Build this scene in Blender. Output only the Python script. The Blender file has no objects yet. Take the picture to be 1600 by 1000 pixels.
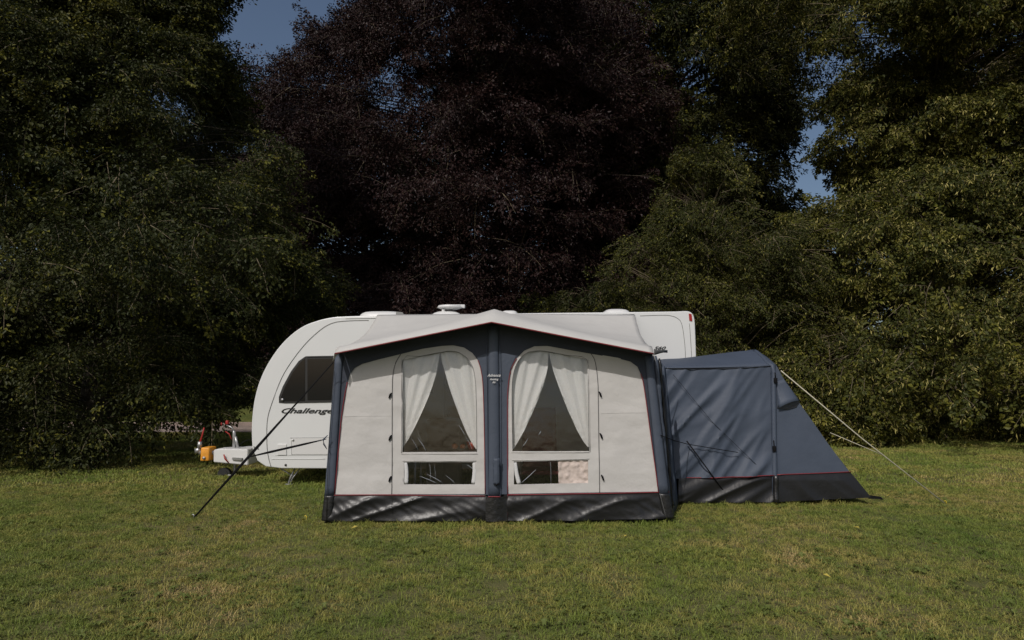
import bpy, bmesh, math, random
from math import sin, cos, pi, radians, exp
from mathutils import Vector, Matrix, noise, geometry, Euler

S = bpy.context.scene
COL = S.collection

# ------------------------------------------------------------------ camera
F = 980.0
CAMH = 1.55
TH = math.atan(95 / F)
cd = bpy.data.cameras.new('camera')
cd.sensor_width = 36.0
cd.lens = F / 1600 * 36
cd.clip_start = 0.05
cd.clip_end = 1500
cam = bpy.data.objects.new('camera', cd)
cam.location = (0, 0, CAMH)
cam.rotation_euler = (pi / 2 + TH, 0, 0)
COL.objects.link(cam)
S.camera = cam

# ------------------------------------------------------------------ sky, sun, exposure
SUN_EL, SUN_AZ = radians(44), radians(25)
w = bpy.data.worlds.new('World')
S.world = w
w.use_nodes = True
nt = w.node_tree
bg = nt.nodes['Background']
sky = nt.nodes.new('ShaderNodeTexSky')
sky.sky_type = 'NISHITA'
sky.sun_disc = False
sky.sun_elevation = SUN_EL
sky.sun_rotation = pi + SUN_AZ
sky.dust_density = 3.0
sky.air_density = 1.0
nt.links.new(sky.outputs[0], bg.inputs[0])
bg.inputs[1].default_value = 0.13
sl = bpy.data.lights.new('sun', 'SUN')
sl.energy = 3.9
sl.angle = radians(0.5)
sl.color = (1.0, 0.955, 0.905)
so = bpy.data.objects.new('sun', sl)
sv = Vector((-sin(SUN_AZ) * cos(SUN_EL), -cos(SUN_AZ) * cos(SUN_EL), sin(SUN_EL)))
so.rotation_euler = sv.to_track_quat('Z', 'Y').to_euler()
so.location = sv * 60
COL.objects.link(so)
S.view_settings.view_transform = 'Standard'
S.view_settings.look = 'None'
S.view_settings.exposure = -0.80
S.view_settings.gamma = 1
S.view_settings.use_curve_mapping = False
S.render.engine = 'CYCLES'
S.cycles.max_bounces = 6
S.cycles.diffuse_bounces = 3
S.cycles.glossy_bounces = 2
S.cycles.transmission_bounces = 4
S.cycles.transparent_max_bounces = 8

# ------------------------------------------------------------------ geometry of the view
CTH, STH = cos(TH), sin(TH)
def ray(px, py):
    dx, dy = (px - 800) / F, (500 - py) / F
    return Vector((dx, CTH - dy * STH, STH + dy * CTH))
C0 = Vector((0, 0, CAMH))
def P(px, py, Y):
    d = ray(px, py)
    return C0 + d * (Y / d.y)
def G(px, py):
    d = ray(px, py)
    return C0 + d * (-CAMH / d.z)
class Plane:
    """wall Y = y0 + k*z (a real wall standing at y0, leaning by k)"""
    def __init__(s, y0, k): s.y0, s.k = y0, k
    def xz(s, px, py):
        d = ray(px, py)
        t = (s.y0 + s.k * CAMH) / (d.y - s.k * d.z)
        p = C0 + d * t
        return (p.x, p.z)
    def y(s, x, z): return s.y0 + s.k * z
    def p(s, px, py, off=0.0):
        x, z = s.xz(px, py)
        return Vector((x, s.y(x, z) - off, z))
FW = Plane(7.0, 0.06)      # awning front wall
AW = Plane(8.05, 0.10)     # annex front wall
CW = Plane(9.5, 0.0)       # caravan side

# ------------------------------------------------------------------ materials
def mat(name, col, rough=0.6, spec=0.5, metal=0.0, bump=None, var=None, trans=0.0, sheen=0.0, coat=0.0):
    m = bpy.data.materials.new(name)
    m.use_nodes = True
    n = m.node_tree
    b = n.nodes['Principled BSDF']
    b.inputs['Base Color'].default_value = (*col, 1)
    b.inputs['Roughness'].default_value = rough
    b.inputs['Specular IOR Level'].default_value = spec
    b.inputs['Metallic'].default_value = metal
    b.inputs['Coat Weight'].default_value = coat
    geo = n.nodes.new('ShaderNodeNewGeometry')
    if var:
        sc, amt = var
        t = n.nodes.new('ShaderNodeTexNoise')
        t.inputs['Scale'].default_value = sc
        t.inputs['Detail'].default_value = 5
        n.links.new(geo.outputs['Position'], t.inputs['Vector'])
        mr = n.nodes.new('ShaderNodeMapRange')
        mr.inputs[1].default_value = 0.3; mr.inputs[2].default_value = 0.7
        mr.inputs[3].default_value = 1 - amt; mr.inputs[4].default_value = 1 + amt
        n.links.new(t.outputs[0], mr.inputs[0])
        mx = n.nodes.new('ShaderNodeVectorMath'); mx.operation = 'SCALE'
        mx.inputs[0].default_value = col
        n.links.new(mr.outputs[0], mx.inputs['Scale'])
        n.links.new(mx.outputs[0], b.inputs['Base Color'])
        colsock = mx.outputs[0]
    else:
        colsock = None
    if bump:
        sc, st, dist = bump
        t = n.nodes.new('ShaderNodeTexNoise')
        t.inputs['Scale'].default_value = sc
        t.inputs['Detail'].default_value = 4
        n.links.new(geo.outputs['Position'], t.inputs['Vector'])
        bp = n.nodes.new('ShaderNodeBump')
        bp.inputs['Strength'].default_value = st
        bp.inputs['Distance'].default_value = dist
        n.links.new(t.outputs[0], bp.inputs['Height'])
        n.links.new(bp.outputs[0], b.inputs['Normal'])
    if trans:
        tr = n.nodes.new('ShaderNodeBsdfTranslucent')
        tr.inputs[0].default_value = (*col, 1)
        if colsock: n.links.new(colsock, tr.inputs[0])
        ms = n.nodes.new('ShaderNodeMixShader')
        ms.inputs[0].default_value = trans
        out = n.nodes['Material Output']
        n.links.new(b.outputs[0], ms.inputs[1])
        n.links.new(tr.outputs[0], ms.inputs[2])
        n.links.new(ms.outputs[0], out.inputs[0])
    return m

M = {}
M['pale'] = mat('pale_polyester', (0.555, 0.54, 0.52), 0.75, 0.3, bump=(9, 0.45, 0.02), var=(3, 0.03), trans=0.07)
M['roof'] = mat('pale_roof_fabric', (0.53, 0.52, 0.495), 0.7, 0.3, bump=(5, 0.3, 0.03), var=(2.5, 0.04))
M['slate'] = mat('slate_fabric', (0.060, 0.074, 0.102), 0.62, 0.35, bump=(14, 0.3, 0.015), var=(4, 0.08))
M['slate_shade'] = mat('shaded_slate_fabric', (0.036, 0.043, 0.060), 0.65, 0.3, bump=(14, 0.3, 0.015), var=(4, 0.08))  # slate fabric darkened to paint in the visor's shadow on the wall
M['annex'] = mat('annex_slate_fabric', (0.060, 0.076, 0.108), 0.6, 0.35, bump=(10, 0.25, 0.02), var=(3, 0.07))
M['black'] = mat('black_mud_pvc', (0.014, 0.014, 0.015), 0.33, 0.6, bump=(16, 0.45, 0.02), var=(6, 0.15))
M['black2'] = mat('black_shiny_mud_pvc', (0.014, 0.014, 0.015), 0.37, 0.45, bump=(9, 0.3, 0.02))
M['red'] = mat('red_piping', (0.19, 0.018, 0.024), 0.5)
M['seam'] = mat('grey_seam', (0.08, 0.08, 0.08), 0.7)
M['zip'] = mat('zip_teeth', (0.10, 0.10, 0.10), 0.6)
M['strap'] = mat('black_webbing', (0.010, 0.010, 0.011), 0.85, 0.1)
M['rope'] = mat('cream_rope', (0.50, 0.47, 0.36), 0.8)
M['curtain'] = mat('pale_curtain', (0.70, 0.70, 0.695), 0.85, 0.2, bump=(220, 0.25, 0.003), var=(60, 0.05), trans=0.15)
M['white'] = mat('caravan_white', (0.69, 0.70, 0.695), 0.32, 0.5, coat=0.2, var=(1.5, 0.02))
M['white2'] = mat('white_plastic', (0.66, 0.66, 0.65), 0.4)
M['trim'] = mat('grey_trim', (0.20, 0.20, 0.19), 0.5)
M['darkglass'] = mat('tinted_acrylic', (0.010, 0.010, 0.011), 0.08, 0.5)
M['darkframe'] = mat('window_rubber', (0.022, 0.022, 0.022), 0.45)
M['ink'] = mat('black_lettering', (0.015, 0.015, 0.015), 0.5)
M['logo'] = mat('white_lettering', (0.6, 0.6, 0.6), 0.6)
M['steel'] = mat('galvanised_steel', (0.42, 0.42, 0.42), 0.4, 0.5, 0.7)
M['tyre'] = mat('tyre_rubber', (0.02, 0.02, 0.02), 0.8)
M['yellow'] = mat('yellow_lock', (0.75, 0.32, 0.035), 0.45, var=(20, 0.12))
M['redp'] = mat('red_plastic', (0.34, 0.016, 0.014), 0.5)
M['redl'] = mat('red_lens', (0.35, 0.02, 0.02), 0.2)
M['maroon'] = mat('maroon_upholstery', (0.11, 0.020, 0.024), 0.8)
M['wood'] = mat('beige_board', (0.26, 0.22, 0.18), 0.6)
M['sheet'] = mat('dark_groundsheet', (0.03, 0.03, 0.032), 0.7)
M['orange'] = mat('orange_fruit', (0.5, 0.13, 0.02), 0.5)
M['tomato'] = mat('red_bowl', (0.4, 0.03, 0.015), 0.35)
M['pink'] = mat('crumpled_pale_pink_cloth', (0.58, 0.49, 0.44), 0.6, 0.3, bump=(9, 0.5, 0.03), var=(9, 0.12))
M['crease_glint'] = mat('film_crease_glint', (0.45, 0.48, 0.52), 0.2, 0.8)  # pale tint stands for light glinting on the folded clear film
M['peg'] = mat('yellow_peg', (0.65, 0.50, 0.05), 0.5)
M['bark'] = mat('grey_brown_bark', (0.085, 0.07, 0.05), 0.9, bump=(18, 0.8, 0.03), var=(6, 0.3))
M['bark2'] = mat('pale_twig_bark', (0.15, 0.12, 0.075), 0.9, var=(6, 0.3))

def film_mat():
    m = bpy.data.materials.new('clear_window_film')
    m.use_nodes = True
    n = m.node_tree
    n.nodes.remove(n.nodes['Principled BSDF'])
    t = n.nodes.new('ShaderNodeBsdfTransparent'); t.inputs[0].default_value = (0.97, 0.97, 0.965, 1)
    g = n.nodes.new('ShaderNodeBsdfGlossy'); g.inputs['Roughness'].default_value = 0.08
    g.inputs['Color'].default_value = (0.9, 0.9, 0.9, 1)
    fr = n.nodes.new('ShaderNodeMath'); fr.operation = 'ADD'; fr.inputs[0].default_value = 0.045; fr.inputs[1].default_value = 0
    mx = n.nodes.new('ShaderNodeMixShader')
    geo = n.nodes.new('ShaderNodeNewGeometry')
    ns = n.nodes.new('ShaderNodeTexNoise'); ns.inputs['Scale'].default_value = 7
    bp = n.nodes.new('ShaderNodeBump'); bp.inputs['Strength'].default_value = 0.25; bp.inputs['Distance'].default_value = 0.012
    n.links.new(geo.outputs['Position'], ns.inputs['Vector'])
    n.links.new(ns.outputs[0], bp.inputs['Height'])
    n.links.new(bp.outputs[0], g.inputs['Normal'])
    n.links.new(fr.outputs[0], mx.inputs[0])
    n.links.new(t.outputs[0], mx.inputs[1]); n.links.new(g.outputs[0], mx.inputs[2])
    n.links.new(mx.outputs[0], n.nodes['Material Output'].inputs[0])
    return m
M['film'] = film_mat()

def ramp_mat(name, cols, scales, rough=0.6, trans=0.0, spec=0.3, bump=None, rnd=0.0):
    """colour that wanders between cols by world-space noise (plus a per-instance shift)"""
    m = bpy.data.materials.new(name)
    m.use_nodes = True
    n = m.node_tree
    b = n.nodes['Principled BSDF']
    b.inputs['Roughness'].default_value = rough
    b.inputs['Specular IOR Level'].default_value = spec
    geo = n.nodes.new('ShaderNodeNewGeometry')
    acc = None
    for sc, wt in scales:
        t = n.nodes.new('ShaderNodeTexNoise')
        t.inputs['Scale'].default_value = sc
        t.inputs['Detail'].default_value = 3
        n.links.new(geo.outputs['Position'], t.inputs['Vector'])
        mm = n.nodes.new('ShaderNodeMath'); mm.operation = 'MULTIPLY_ADD'
        mm.inputs[1].default_value = wt
        n.links.new(t.outputs[0], mm.inputs[0])
        if acc: n.links.new(acc, mm.inputs[2])
        else: mm.inputs[2].default_value = 0
        acc = mm.outputs[0]
    if rnd:
        oi = n.nodes.new('ShaderNodeObjectInfo')
        mm = n.nodes.new('ShaderNodeMath'); mm.operation = 'MULTIPLY_ADD'
        mm.inputs[1].default_value = rnd
        n.links.new(oi.outputs['Random'], mm.inputs[0]); n.links.new(acc, mm.inputs[2])
        sb = n.nodes.new('ShaderNodeMath'); sb.operation = 'SUBTRACT'; sb.inputs[1].default_value = rnd / 2
        n.links.new(mm.outputs[0], sb.inputs[0])
        acc = sb.outputs[0]
    r = n.nodes.new('ShaderNodeValToRGB')
    e = r.color_ramp.elements
    k = len(cols)
    while len(e) < k: e.new(0.5)
    for i, (pos, c) in enumerate(cols):
        e[i].position = pos; e[i].color = (*c, 1)
    n.links.new(acc, r.inputs[0])
    n.links.new(r.outputs[0], b.inputs['Base Color'])
    if bump:
        t = n.nodes.new('ShaderNodeTexNoise'); t.inputs['Scale'].default_value = bump[0]; t.inputs['Detail'].default_value = 6
        n.links.new(geo.outputs['Position'], t.inputs['Vector'])
        bp = n.nodes.new('ShaderNodeBump'); bp.inputs['Strength'].default_value = bump[1]; bp.inputs['Distance'].default_value = bump[2]
        n.links.new(t.outputs[0], bp.inputs['Height']); n.links.new(bp.outputs[0], b.inputs['Normal'])
    if trans:
        tr = n.nodes.new('ShaderNodeBsdfTranslucent')
        n.links.new(r.outputs[0], tr.inputs[0])
        ms = n.nodes.new('ShaderNodeMixShader'); ms.inputs[0].default_value = trans
        n.links.new(b.outputs[0], ms.inputs[1]); n.links.new(tr.outputs[0], ms.inputs[2])
        n.links.new(ms.outputs[0], n.nodes['Material Output'].inputs[0])
    return m

M['lawn'] = ramp_mat('lawn_soil', [(0.35, (0.08, 0.10, 0.026)), (0.5, (0.13, 0.125, 0.042)), (0.66, (0.20, 0.155, 0.075))],
                     [(0.5, 0.5), (6, 0.3), (60, 0.2)], 0.95, bump=(50, 0.9, 0.03))
M['blade'] = ramp_mat('grass_blade', [(0.52, (0.115, 0.190, 0.032)), (0.72, (0.235, 0.272, 0.055)), (0.87, (0.39, 0.335, 0.098)), (0.98, (0.58, 0.42, 0.21))],
                      [(0.55, 0.62), (3.0, 0.55), (130, 0.33)], 0.6, trans=0.2, rnd=0.05)
M['clover'] = ramp_mat('clover_leaf', [(0.3, (0.10, 0.135, 0.028)), (0.7, (0.16, 0.185, 0.045))], [(3, 0.5), (100, 0.5)], 0.6, trans=0.2)
M['bank'] = ramp_mat('bank_grass', [(0.35, (0.09, 0.12, 0.025)), (0.65, (0.17, 0.18, 0.045))], [(0.8, 0.5), (9, 0.5)], 0.95, bump=(20, 1, 0.1))
M['tarmac'] = ramp_mat('drive_gravel', [(0.3, (0.20, 0.16, 0.14)), (0.7, (0.38, 0.30, 0.26))], [(1.2, 0.5), (40, 0.5)], 0.95, bump=(60, 0.6, 0.01))
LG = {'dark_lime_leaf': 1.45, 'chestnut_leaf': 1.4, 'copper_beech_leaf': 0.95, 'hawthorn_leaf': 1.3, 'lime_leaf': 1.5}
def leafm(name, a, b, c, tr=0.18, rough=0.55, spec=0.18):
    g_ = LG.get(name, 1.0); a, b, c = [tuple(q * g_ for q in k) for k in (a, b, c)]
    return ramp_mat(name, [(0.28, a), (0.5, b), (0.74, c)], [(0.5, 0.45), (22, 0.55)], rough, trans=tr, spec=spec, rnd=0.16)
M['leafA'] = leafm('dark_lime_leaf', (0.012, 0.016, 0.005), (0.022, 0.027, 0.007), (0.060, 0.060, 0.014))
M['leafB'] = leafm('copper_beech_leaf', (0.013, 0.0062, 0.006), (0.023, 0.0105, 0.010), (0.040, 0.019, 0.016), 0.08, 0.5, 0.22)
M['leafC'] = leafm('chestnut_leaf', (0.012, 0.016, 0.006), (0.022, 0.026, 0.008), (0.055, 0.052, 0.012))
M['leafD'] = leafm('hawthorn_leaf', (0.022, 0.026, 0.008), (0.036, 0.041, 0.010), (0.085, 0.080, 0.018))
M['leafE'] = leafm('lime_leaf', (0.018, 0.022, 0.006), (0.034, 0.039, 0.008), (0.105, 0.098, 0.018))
M['tipA'] = leafm('young_sunlit_lime_leaf', (0.06, 0.066, 0.010), (0.13, 0.13, 0.020), (0.22, 0.19, 0.035), 0.25)  # young tip leaves, paler to put sunlit highlights on the clumps
M['tipB'] = leafm('young_sunlit_beech_leaf', (0.018, 0.009, 0.008), (0.034, 0.016, 0.013), (0.06, 0.033, 0.025), 0.1)  # same for the beech: highlights at the tips put into the colour
M['bract'] = ramp_mat('pale_lime_bract', [(0.3, (0.32, 0.29, 0.08)), (0.7, (0.58, 0.50, 0.18))], [(3, 0.5), (50, 0.5)], 0.6, trans=0.3)
M['leafG'] = leafm('far_dark_leaf', (0.010, 0.012, 0.005), (0.018, 0.020, 0.008), (0.03, 0.03, 0.010))
M['yleaf'] = mat('yellow_fallen_leaf', (0.42, 0.34, 0.06), 0.7)
M['daisy'] = mat('daisy_white', (0.7, 0.7, 0.66), 0.7)

# ------------------------------------------------------------------ object helpers
def setp(o, label=None, cat=None, group=None, kind=None):
    if label: o['label'] = label
    if cat: o['category'] = cat
    if group: o['group'] = group
    if kind: o['kind'] = kind
    return o
def empty(name, loc, label, cat, group=None, kind=None):
    o = bpy.data.objects.new(name, None)
    o.location = loc
    o.empty_display_size = 0.2
    COL.objects.link(o)
    return setp(o, label, cat, group, kind)
def link(name, me, parent=None):
    o = bpy.data.objects.new(name, me)
    COL.objects.link(o)
    if parent is not None:
        o.parent = parent
        q = parent
        off = Vector((0, 0, 0))
        while q is not None:
            off += q.location; q = q.parent
        o.location = -off if not parent.parent else -off
    return o
def base_of(parent):
    off = Vector((0, 0, 0)); q = parent
    while q is not None:
        off += q.location; q = q.parent
    return off
class MB:
    def __init__(s): s.v, s.f, s.mi = [], [], []
    def add(s, vs, fs, mi=0):
        n = len(s.v)
        s.v += [tuple(v) for v in vs]
        s.f += [tuple(n + i for i in f) for f in fs]
        s.mi += [mi] * len(fs)
        return s
    def box(s, a, b, mi=0, bev=0.0):
        x0, y0, z0 = [min(a[i], b[i]) for i in range(3)]
        x1, y1, z1 = [max(a[i], b[i]) for i in range(3)]
        if bev <= 0:
            vs = [(x0, y0, z0), (x1, y0, z0), (x1, y1, z0), (x0, y1, z0), (x0, y0, z1), (x1, y0, z1), (x1, y1, z1), (x0, y1, z1)]
            return s.add(vs, [(0, 3, 2, 1), (4, 5, 6, 7), (0, 1, 5, 4), (1, 2, 6, 5), (2, 3, 7, 6), (3, 0, 4, 7)], mi)
        bm = bmesh.new()
        bmesh.ops.create_cube(bm, size=1)
        for v in bm.verts:
            v.co = Vector(((x0 + x1) / 2 + v.co.x * (x1 - x0), (y0 + y1) / 2 + v.co.y * (y1 - y0), (z0 + z1) / 2 + v.co.z * (z1 - z0)))
        bmesh.ops.bevel(bm, geom=bm.edges[:], offset=bev, segments=3, profile=0.5, affect='EDGES')
        bm.verts.index_update()
        s.add([v.co.copy() for v in bm.verts], [[v.index for v in f.verts] for f in bm.faces], mi)
        bm.free()
        return s
    def tube(s, pts, rad, seg=8, mi=0, flat=None):
        """sweep a circle (or a flat ellipse) along pts"""
        pts = [Vector(p) for p in pts]
        rr = rad if isinstance(rad, (list, tuple)) else [rad] * len(pts)
        rings = []
        up = Vector((0, 0, 1))
        for i, p in enumerate(pts):
            a = pts[max(i - 1, 0)]; b = pts[min(i + 1, len(pts) - 1)]
            t = (b - a).normalized()
            ref = up if abs(t.dot(up)) < 0.95 else Vector((1, 0, 0))
            if flat: ref = Vector(flat[2])
            u = t.cross(ref).normalized(); v = t.cross(u).normalized()
            ring = []
            for k in range(seg):
                an = 2 * pi * k / seg
                fa, fb = (flat[0], flat[1]) if flat else (1, 1)
                ring.append(p + u * cos(an) * rr[i] * fa + v * sin(an) * rr[i] * fb)
            rings.append(ring)
        vs = [q for r in rings for q in r]
        fs = []
        for i in range(len(rings) - 1):
            for k in range(seg):
                k2 = (k + 1) % seg
                fs.append((i * seg + k, i * seg + k2, (i + 1) * seg + k2, (i + 1) * seg + k))
        fs.append(tuple(range(seg))[::-1]); fs.append(tuple((len(rings) - 1) * seg + k for k in range(seg)))
        return s.add(vs, fs, mi)
    def build(s, name, mats, parent=None, smooth=True, auto=None):
        me = bpy.data.meshes.new(name)
        me.from_pydata(s.v, [], s.f)
        for m in (mats if isinstance(mats, (list, tuple)) else [mats]): me.materials.append(m)
        if any(s.mi): me.polygons.foreach_set('material_index', s.mi)
        if smooth: me.polygons.foreach_set('use_smooth', [True] * len(me.polygons))
        me.update()
        if auto:
            bm = bmesh.new(); bm.from_mesh(me)
            for e in bm.edges:
                if len(e.link_faces) == 2 and e.calc_face_angle(0) > radians(auto): e.smooth = False
            bm.to_mesh(me); bm.free()
        return link(name, me, parent)
def piping(name, pts, r, m, parent, seg=6):
    return MB().tube(pts, r, seg).build(name, m, parent)

def inside(p, poly):
    x, y = p; c = False; j = len(poly) - 1
    for i in range(len(poly)):
        xi, yi = poly[i]; xj, yj = poly[j]
        if (yi > y) != (yj > y) and x < (xj - xi) * (y - yi) / (yj - yi) + xi: c = not c
        j = i
    return c
def resample(poly, step, closed=True):
    out = []
    n = len(poly)
    for i in range(n if closed else n - 1):
        a = Vector(poly[i]); b = Vector(poly[(i + 1) % n])
        k = max(1, int((b - a).length / step))
        for j in range(k): out.append(tuple(a.lerp(b, j / k)))
    if not closed: out.append(tuple(poly[-1]))
    return out
def smooth_curve(pts, n=6, closed=False):
    """Catmull-Rom through pts"""
    pts = [Vector(p) for p in pts]; out = []
    L = len(pts)
    for i in range(L if closed else L - 1):
        g = (lambda k: pts[k % L]) if closed else (lambda k: pts[max(0, min(L - 1, k))])
        p0, p1, p2, p3 = g(i - 1), g(i), g(i + 1), g(i + 2)
        for j in range(n):
            t = j / n
            out.append(0.5 * ((2 * p1) + (p2 - p0) * t + (2 * p0 - 5 * p1 + 4 * p2 - p3) * t * t + (3 * p1 - p0 - 3 * p2 + p3) * t ** 3))
    if not closed: out.append(pts[-1])
    return [tuple(p) for p in out]
def cloth(name, outline, plane, m, parent, off=0.0, holes=(), step=0.04, disp=None, thick=0.003, ydep=None):
    """a sewn panel: the outline (x, z) filled with small triangles on a wall, with folds"""
    ol = resample(outline, step)
    hs = [resample(h, step) for h in holes]
    vs = [Vector(p) for p in ol]; es = [(i, (i + 1) % len(ol)) for i in range(len(ol))]
    for h in hs:
        n = len(vs); vs += [Vector(p) for p in h]; es += [(n + i, n + (i + 1) % len(h)) for i in range(len(h))]
    x0 = min(p[0] for p in ol); x1 = max(p[0] for p in ol); z0 = min(p[1] for p in ol); z1 = max(p[1] for p in ol)
    bpts = [Vector(v) for v in vs]
    z = z0 + step / 2; r = 0
    while z < z1:
        x = x0 + (step / 2 if r % 2 else 0)
        while x < x1:
            if inside((x, z), ol) and not any(inside((x, z), h) for h in hs):
                if all(abs(q.x - x) > step * 0.4 or abs(q.y - z) > step * 0.4 for q in bpts):
                    vs.append(Vector((x, z)))
            x += step
        z += step * 0.87; r += 1
    V, E, FC, _, _, _ = geometry.delaunay_2d_cdt(vs, es, [], 0, 1e-6)
    fs = []
    for f in FC:
        c = sum((V[i] for i in f), Vector((0, 0))) / len(f)
        if inside(c, ol) and not any(inside(c, h) for h in hs): fs.append(tuple(f))
    co = []
    for p in V:
        d = disp(p.x, p.y) if disp else 0.0
        yy = (ydep(p.x, p.y) if ydep else plane.y(p.x, p.y)) - off - d
        co.append((p.x, yy, p.y))
    # face towards the camera, then a back skin
    n = len(co)
    front = []
    for f in fs:
        a, b, c = [Vector(co[i]) for i in f[:3]]
        front.append(f if (b - a).cross(c - a).y < 0 else f[::-1])
    cnt = {}
    for f in front:
        for i in range(len(f)):
            e = (f[i], f[(i + 1) % len(f)])
            cnt[e] = 1
    back = [tuple(n + i for i in f[::-1]) for f in front]
    side = [(e[1], e[0], n + e[0], n + e[1]) for e in cnt if (e[1], e[0]) not in cnt]
    mb = MB()
    mb.add(co + [(x, y + thick, z) for x, y, z in co], front + back + side)
    o = mb.build(name, m, parent, auto=60)
    return o
def nz(x, z, s=1.0, seed=0.0): return noise.noise(Vector((x * s, z * s, seed)))
def text_obj(name, txt, loc, size, m, parent, shear=0.0, sx=1.0, depth=0.004, align='LEFT', bold=0.0, rotz=0):
    cu = bpy.data.curves.new(name, 'FONT')
    cu.body = txt; cu.size = size; cu.shear = shear; cu.align_x = align; cu.extrude = depth; cu.offset = bold
    t = bpy.data.objects.new(name + '_src', cu)
    COL.objects.link(t)
    dg = bpy.context.evaluated_depsgraph_get()
    me = bpy.data.meshes.new_from_object(t.evaluated_get(dg))
    bpy.data.objects.remove(t)
    me.transform(Matrix.Diagonal((sx, 1, 1, 1)))
    me.transform(Matrix.Rotation(pi / 2, 4, 'X'))
    me.transform(Matrix.Translation(loc))
    me.materials.clear(); me.materials.append(m)
    me.name = name
    return link(name, me, parent)

# ------------------------------------------------------------------ ground
def terrain_z(x, y):
    z = 0.0
    if y > 23.2: z = 1.6 * (1 - exp(-((y - 23.2) / 12.0) ** 1.2))
    z += 0.02 * nz(x, y, 0.35, 3) if y > 11 else 0
    return z
def sheet(name, x0, x1, y0, y1, nx, ny, m, dz=0.0, zf=terrain_z, kind='structure'):
    mb = MB(); vs = []
    for j in range(ny + 1):
        for i in range(nx + 1):
            x = x0 + (x1 - x0) * i / nx; y = y0 + (y1 - y0) * j / ny
            vs.append((x, y, zf(x, y) + dz))
    fs = [(j * (nx + 1) + i, j * (nx + 1) + i + 1, (j + 1) * (nx + 1) + i + 1, (j + 1) * (nx + 1) + i) for j in range(ny) for i in range(nx)]
    mb.add(vs, fs)
    o = mb.build(name, m)
    o['kind'] = kind
    return o
def flat0(x, y): return 0.02 * nz(x, y, 0.35, 3) if y > 11 else 0.0
sheet('lawn', -600, 600, -300, 19.3, 120, 160, M['lawn'], zf=lambda x, y: 0.0)
sheet('drive', -600, 600, 19.3, 22.6, 60, 4, M['tarmac'], -0.02, zf=lambda x, y: 0.0)
sheet('grass_bank', -600, 600, 22.6, 900, 60, 300, M['bank'], 0.0, zf=lambda x, y: terrain_z(x, y) if y > 23 else 0.05)
mb = MB(); mb.box((-60, 22.45, -0.1), (60, 22.6, 0.09), bev=0.01)
kb = mb.build('kerb', M['tarmac']); kb['kind'] = 'structure'

# ------------------------------------------------------------------ instancing helper
def source_collection(name, meshes):
    c = bpy.data.collections.new(name)
    for i, me in enumerate(meshes):
        o = bpy.data.objects.new(me.name, me)
        c.objects.link(o)
    return c
def scatter(name, pts, rots, scales, coll, parent=None):
    me = bpy.data.meshes.new(name)
    me.from_pydata([tuple(p) for p in pts], [], [])
    a = me.attributes.new('rot', 'FLOAT_VECTOR', 'POINT')
    a.data.foreach_set('vector', [c for r in rots for c in r])
    b = me.attributes.new('scl', 'FLOAT', 'POINT')
    b.data.foreach_set('value', scales)
    o = link(name, me, parent)
    g = bpy.data.node_groups.new(name + '_scatter', 'GeometryNodeTree')
    g.interface.new_socket('Geometry', in_out='INPUT', socket_type='NodeSocketGeometry')
    g.interface.new_socket('Geometry', in_out='OUTPUT', socket_type='NodeSocketGeometry')
    gi = g.nodes.new('NodeGroupInput'); go = g.nodes.new('NodeGroupOutput')
    mp = g.nodes.new('GeometryNodeMeshToPoints')
    ip = g.nodes.new('GeometryNodeInstanceOnPoints')
    ci = g.nodes.new('GeometryNodeCollectionInfo')
    ci.inputs['Collection'].default_value = coll
    ci.inputs['Separate Children'].default_value = True
    ci.inputs['Reset Children'].default_value = True
    na = g.nodes.new('GeometryNodeInputNamedAttribute'); na.data_type = 'FLOAT_VECTOR'; na.inputs['Name'].default_value = 'rot'
    ns = g.nodes.new('GeometryNodeInputNamedAttribute'); ns.data_type = 'FLOAT'; ns.inputs['Name'].default_value = 'scl'
    er = g.nodes.new('FunctionNodeEulerToRotation')
    rv = g.nodes.new('FunctionNodeRandomValue'); rv.data_type = 'INT'
    k = [s for s in rv.inputs if s.name in ('Min', 'Max') and s.type == 'INT']
    k[0].default_value = 0; k[1].default_value = len(coll.objects) - 1
    ro = [s for s in rv.outputs if s.type == 'INT'][0]
    L = g.links.new
    L(gi.outputs[0], mp.inputs[0]); L(mp.outputs[0], ip.inputs['Points'])
    L(ci.outputs[0], ip.inputs['Instance'])
    ip.inputs['Pick Instance'].default_value = True
    L(ro, ip.inputs['Instance Index'])
    L(na.outputs[0], er.inputs[0]); L(er.outputs[0], ip.inputs['Rotation'])
    L(ns.outputs[0], ip.inputs['Scale'])
    L(ip.outputs[0], go.inputs[0])
    md = o.modifiers.new('scatter', 'NODES'); md.node_group = g
    return o

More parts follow.
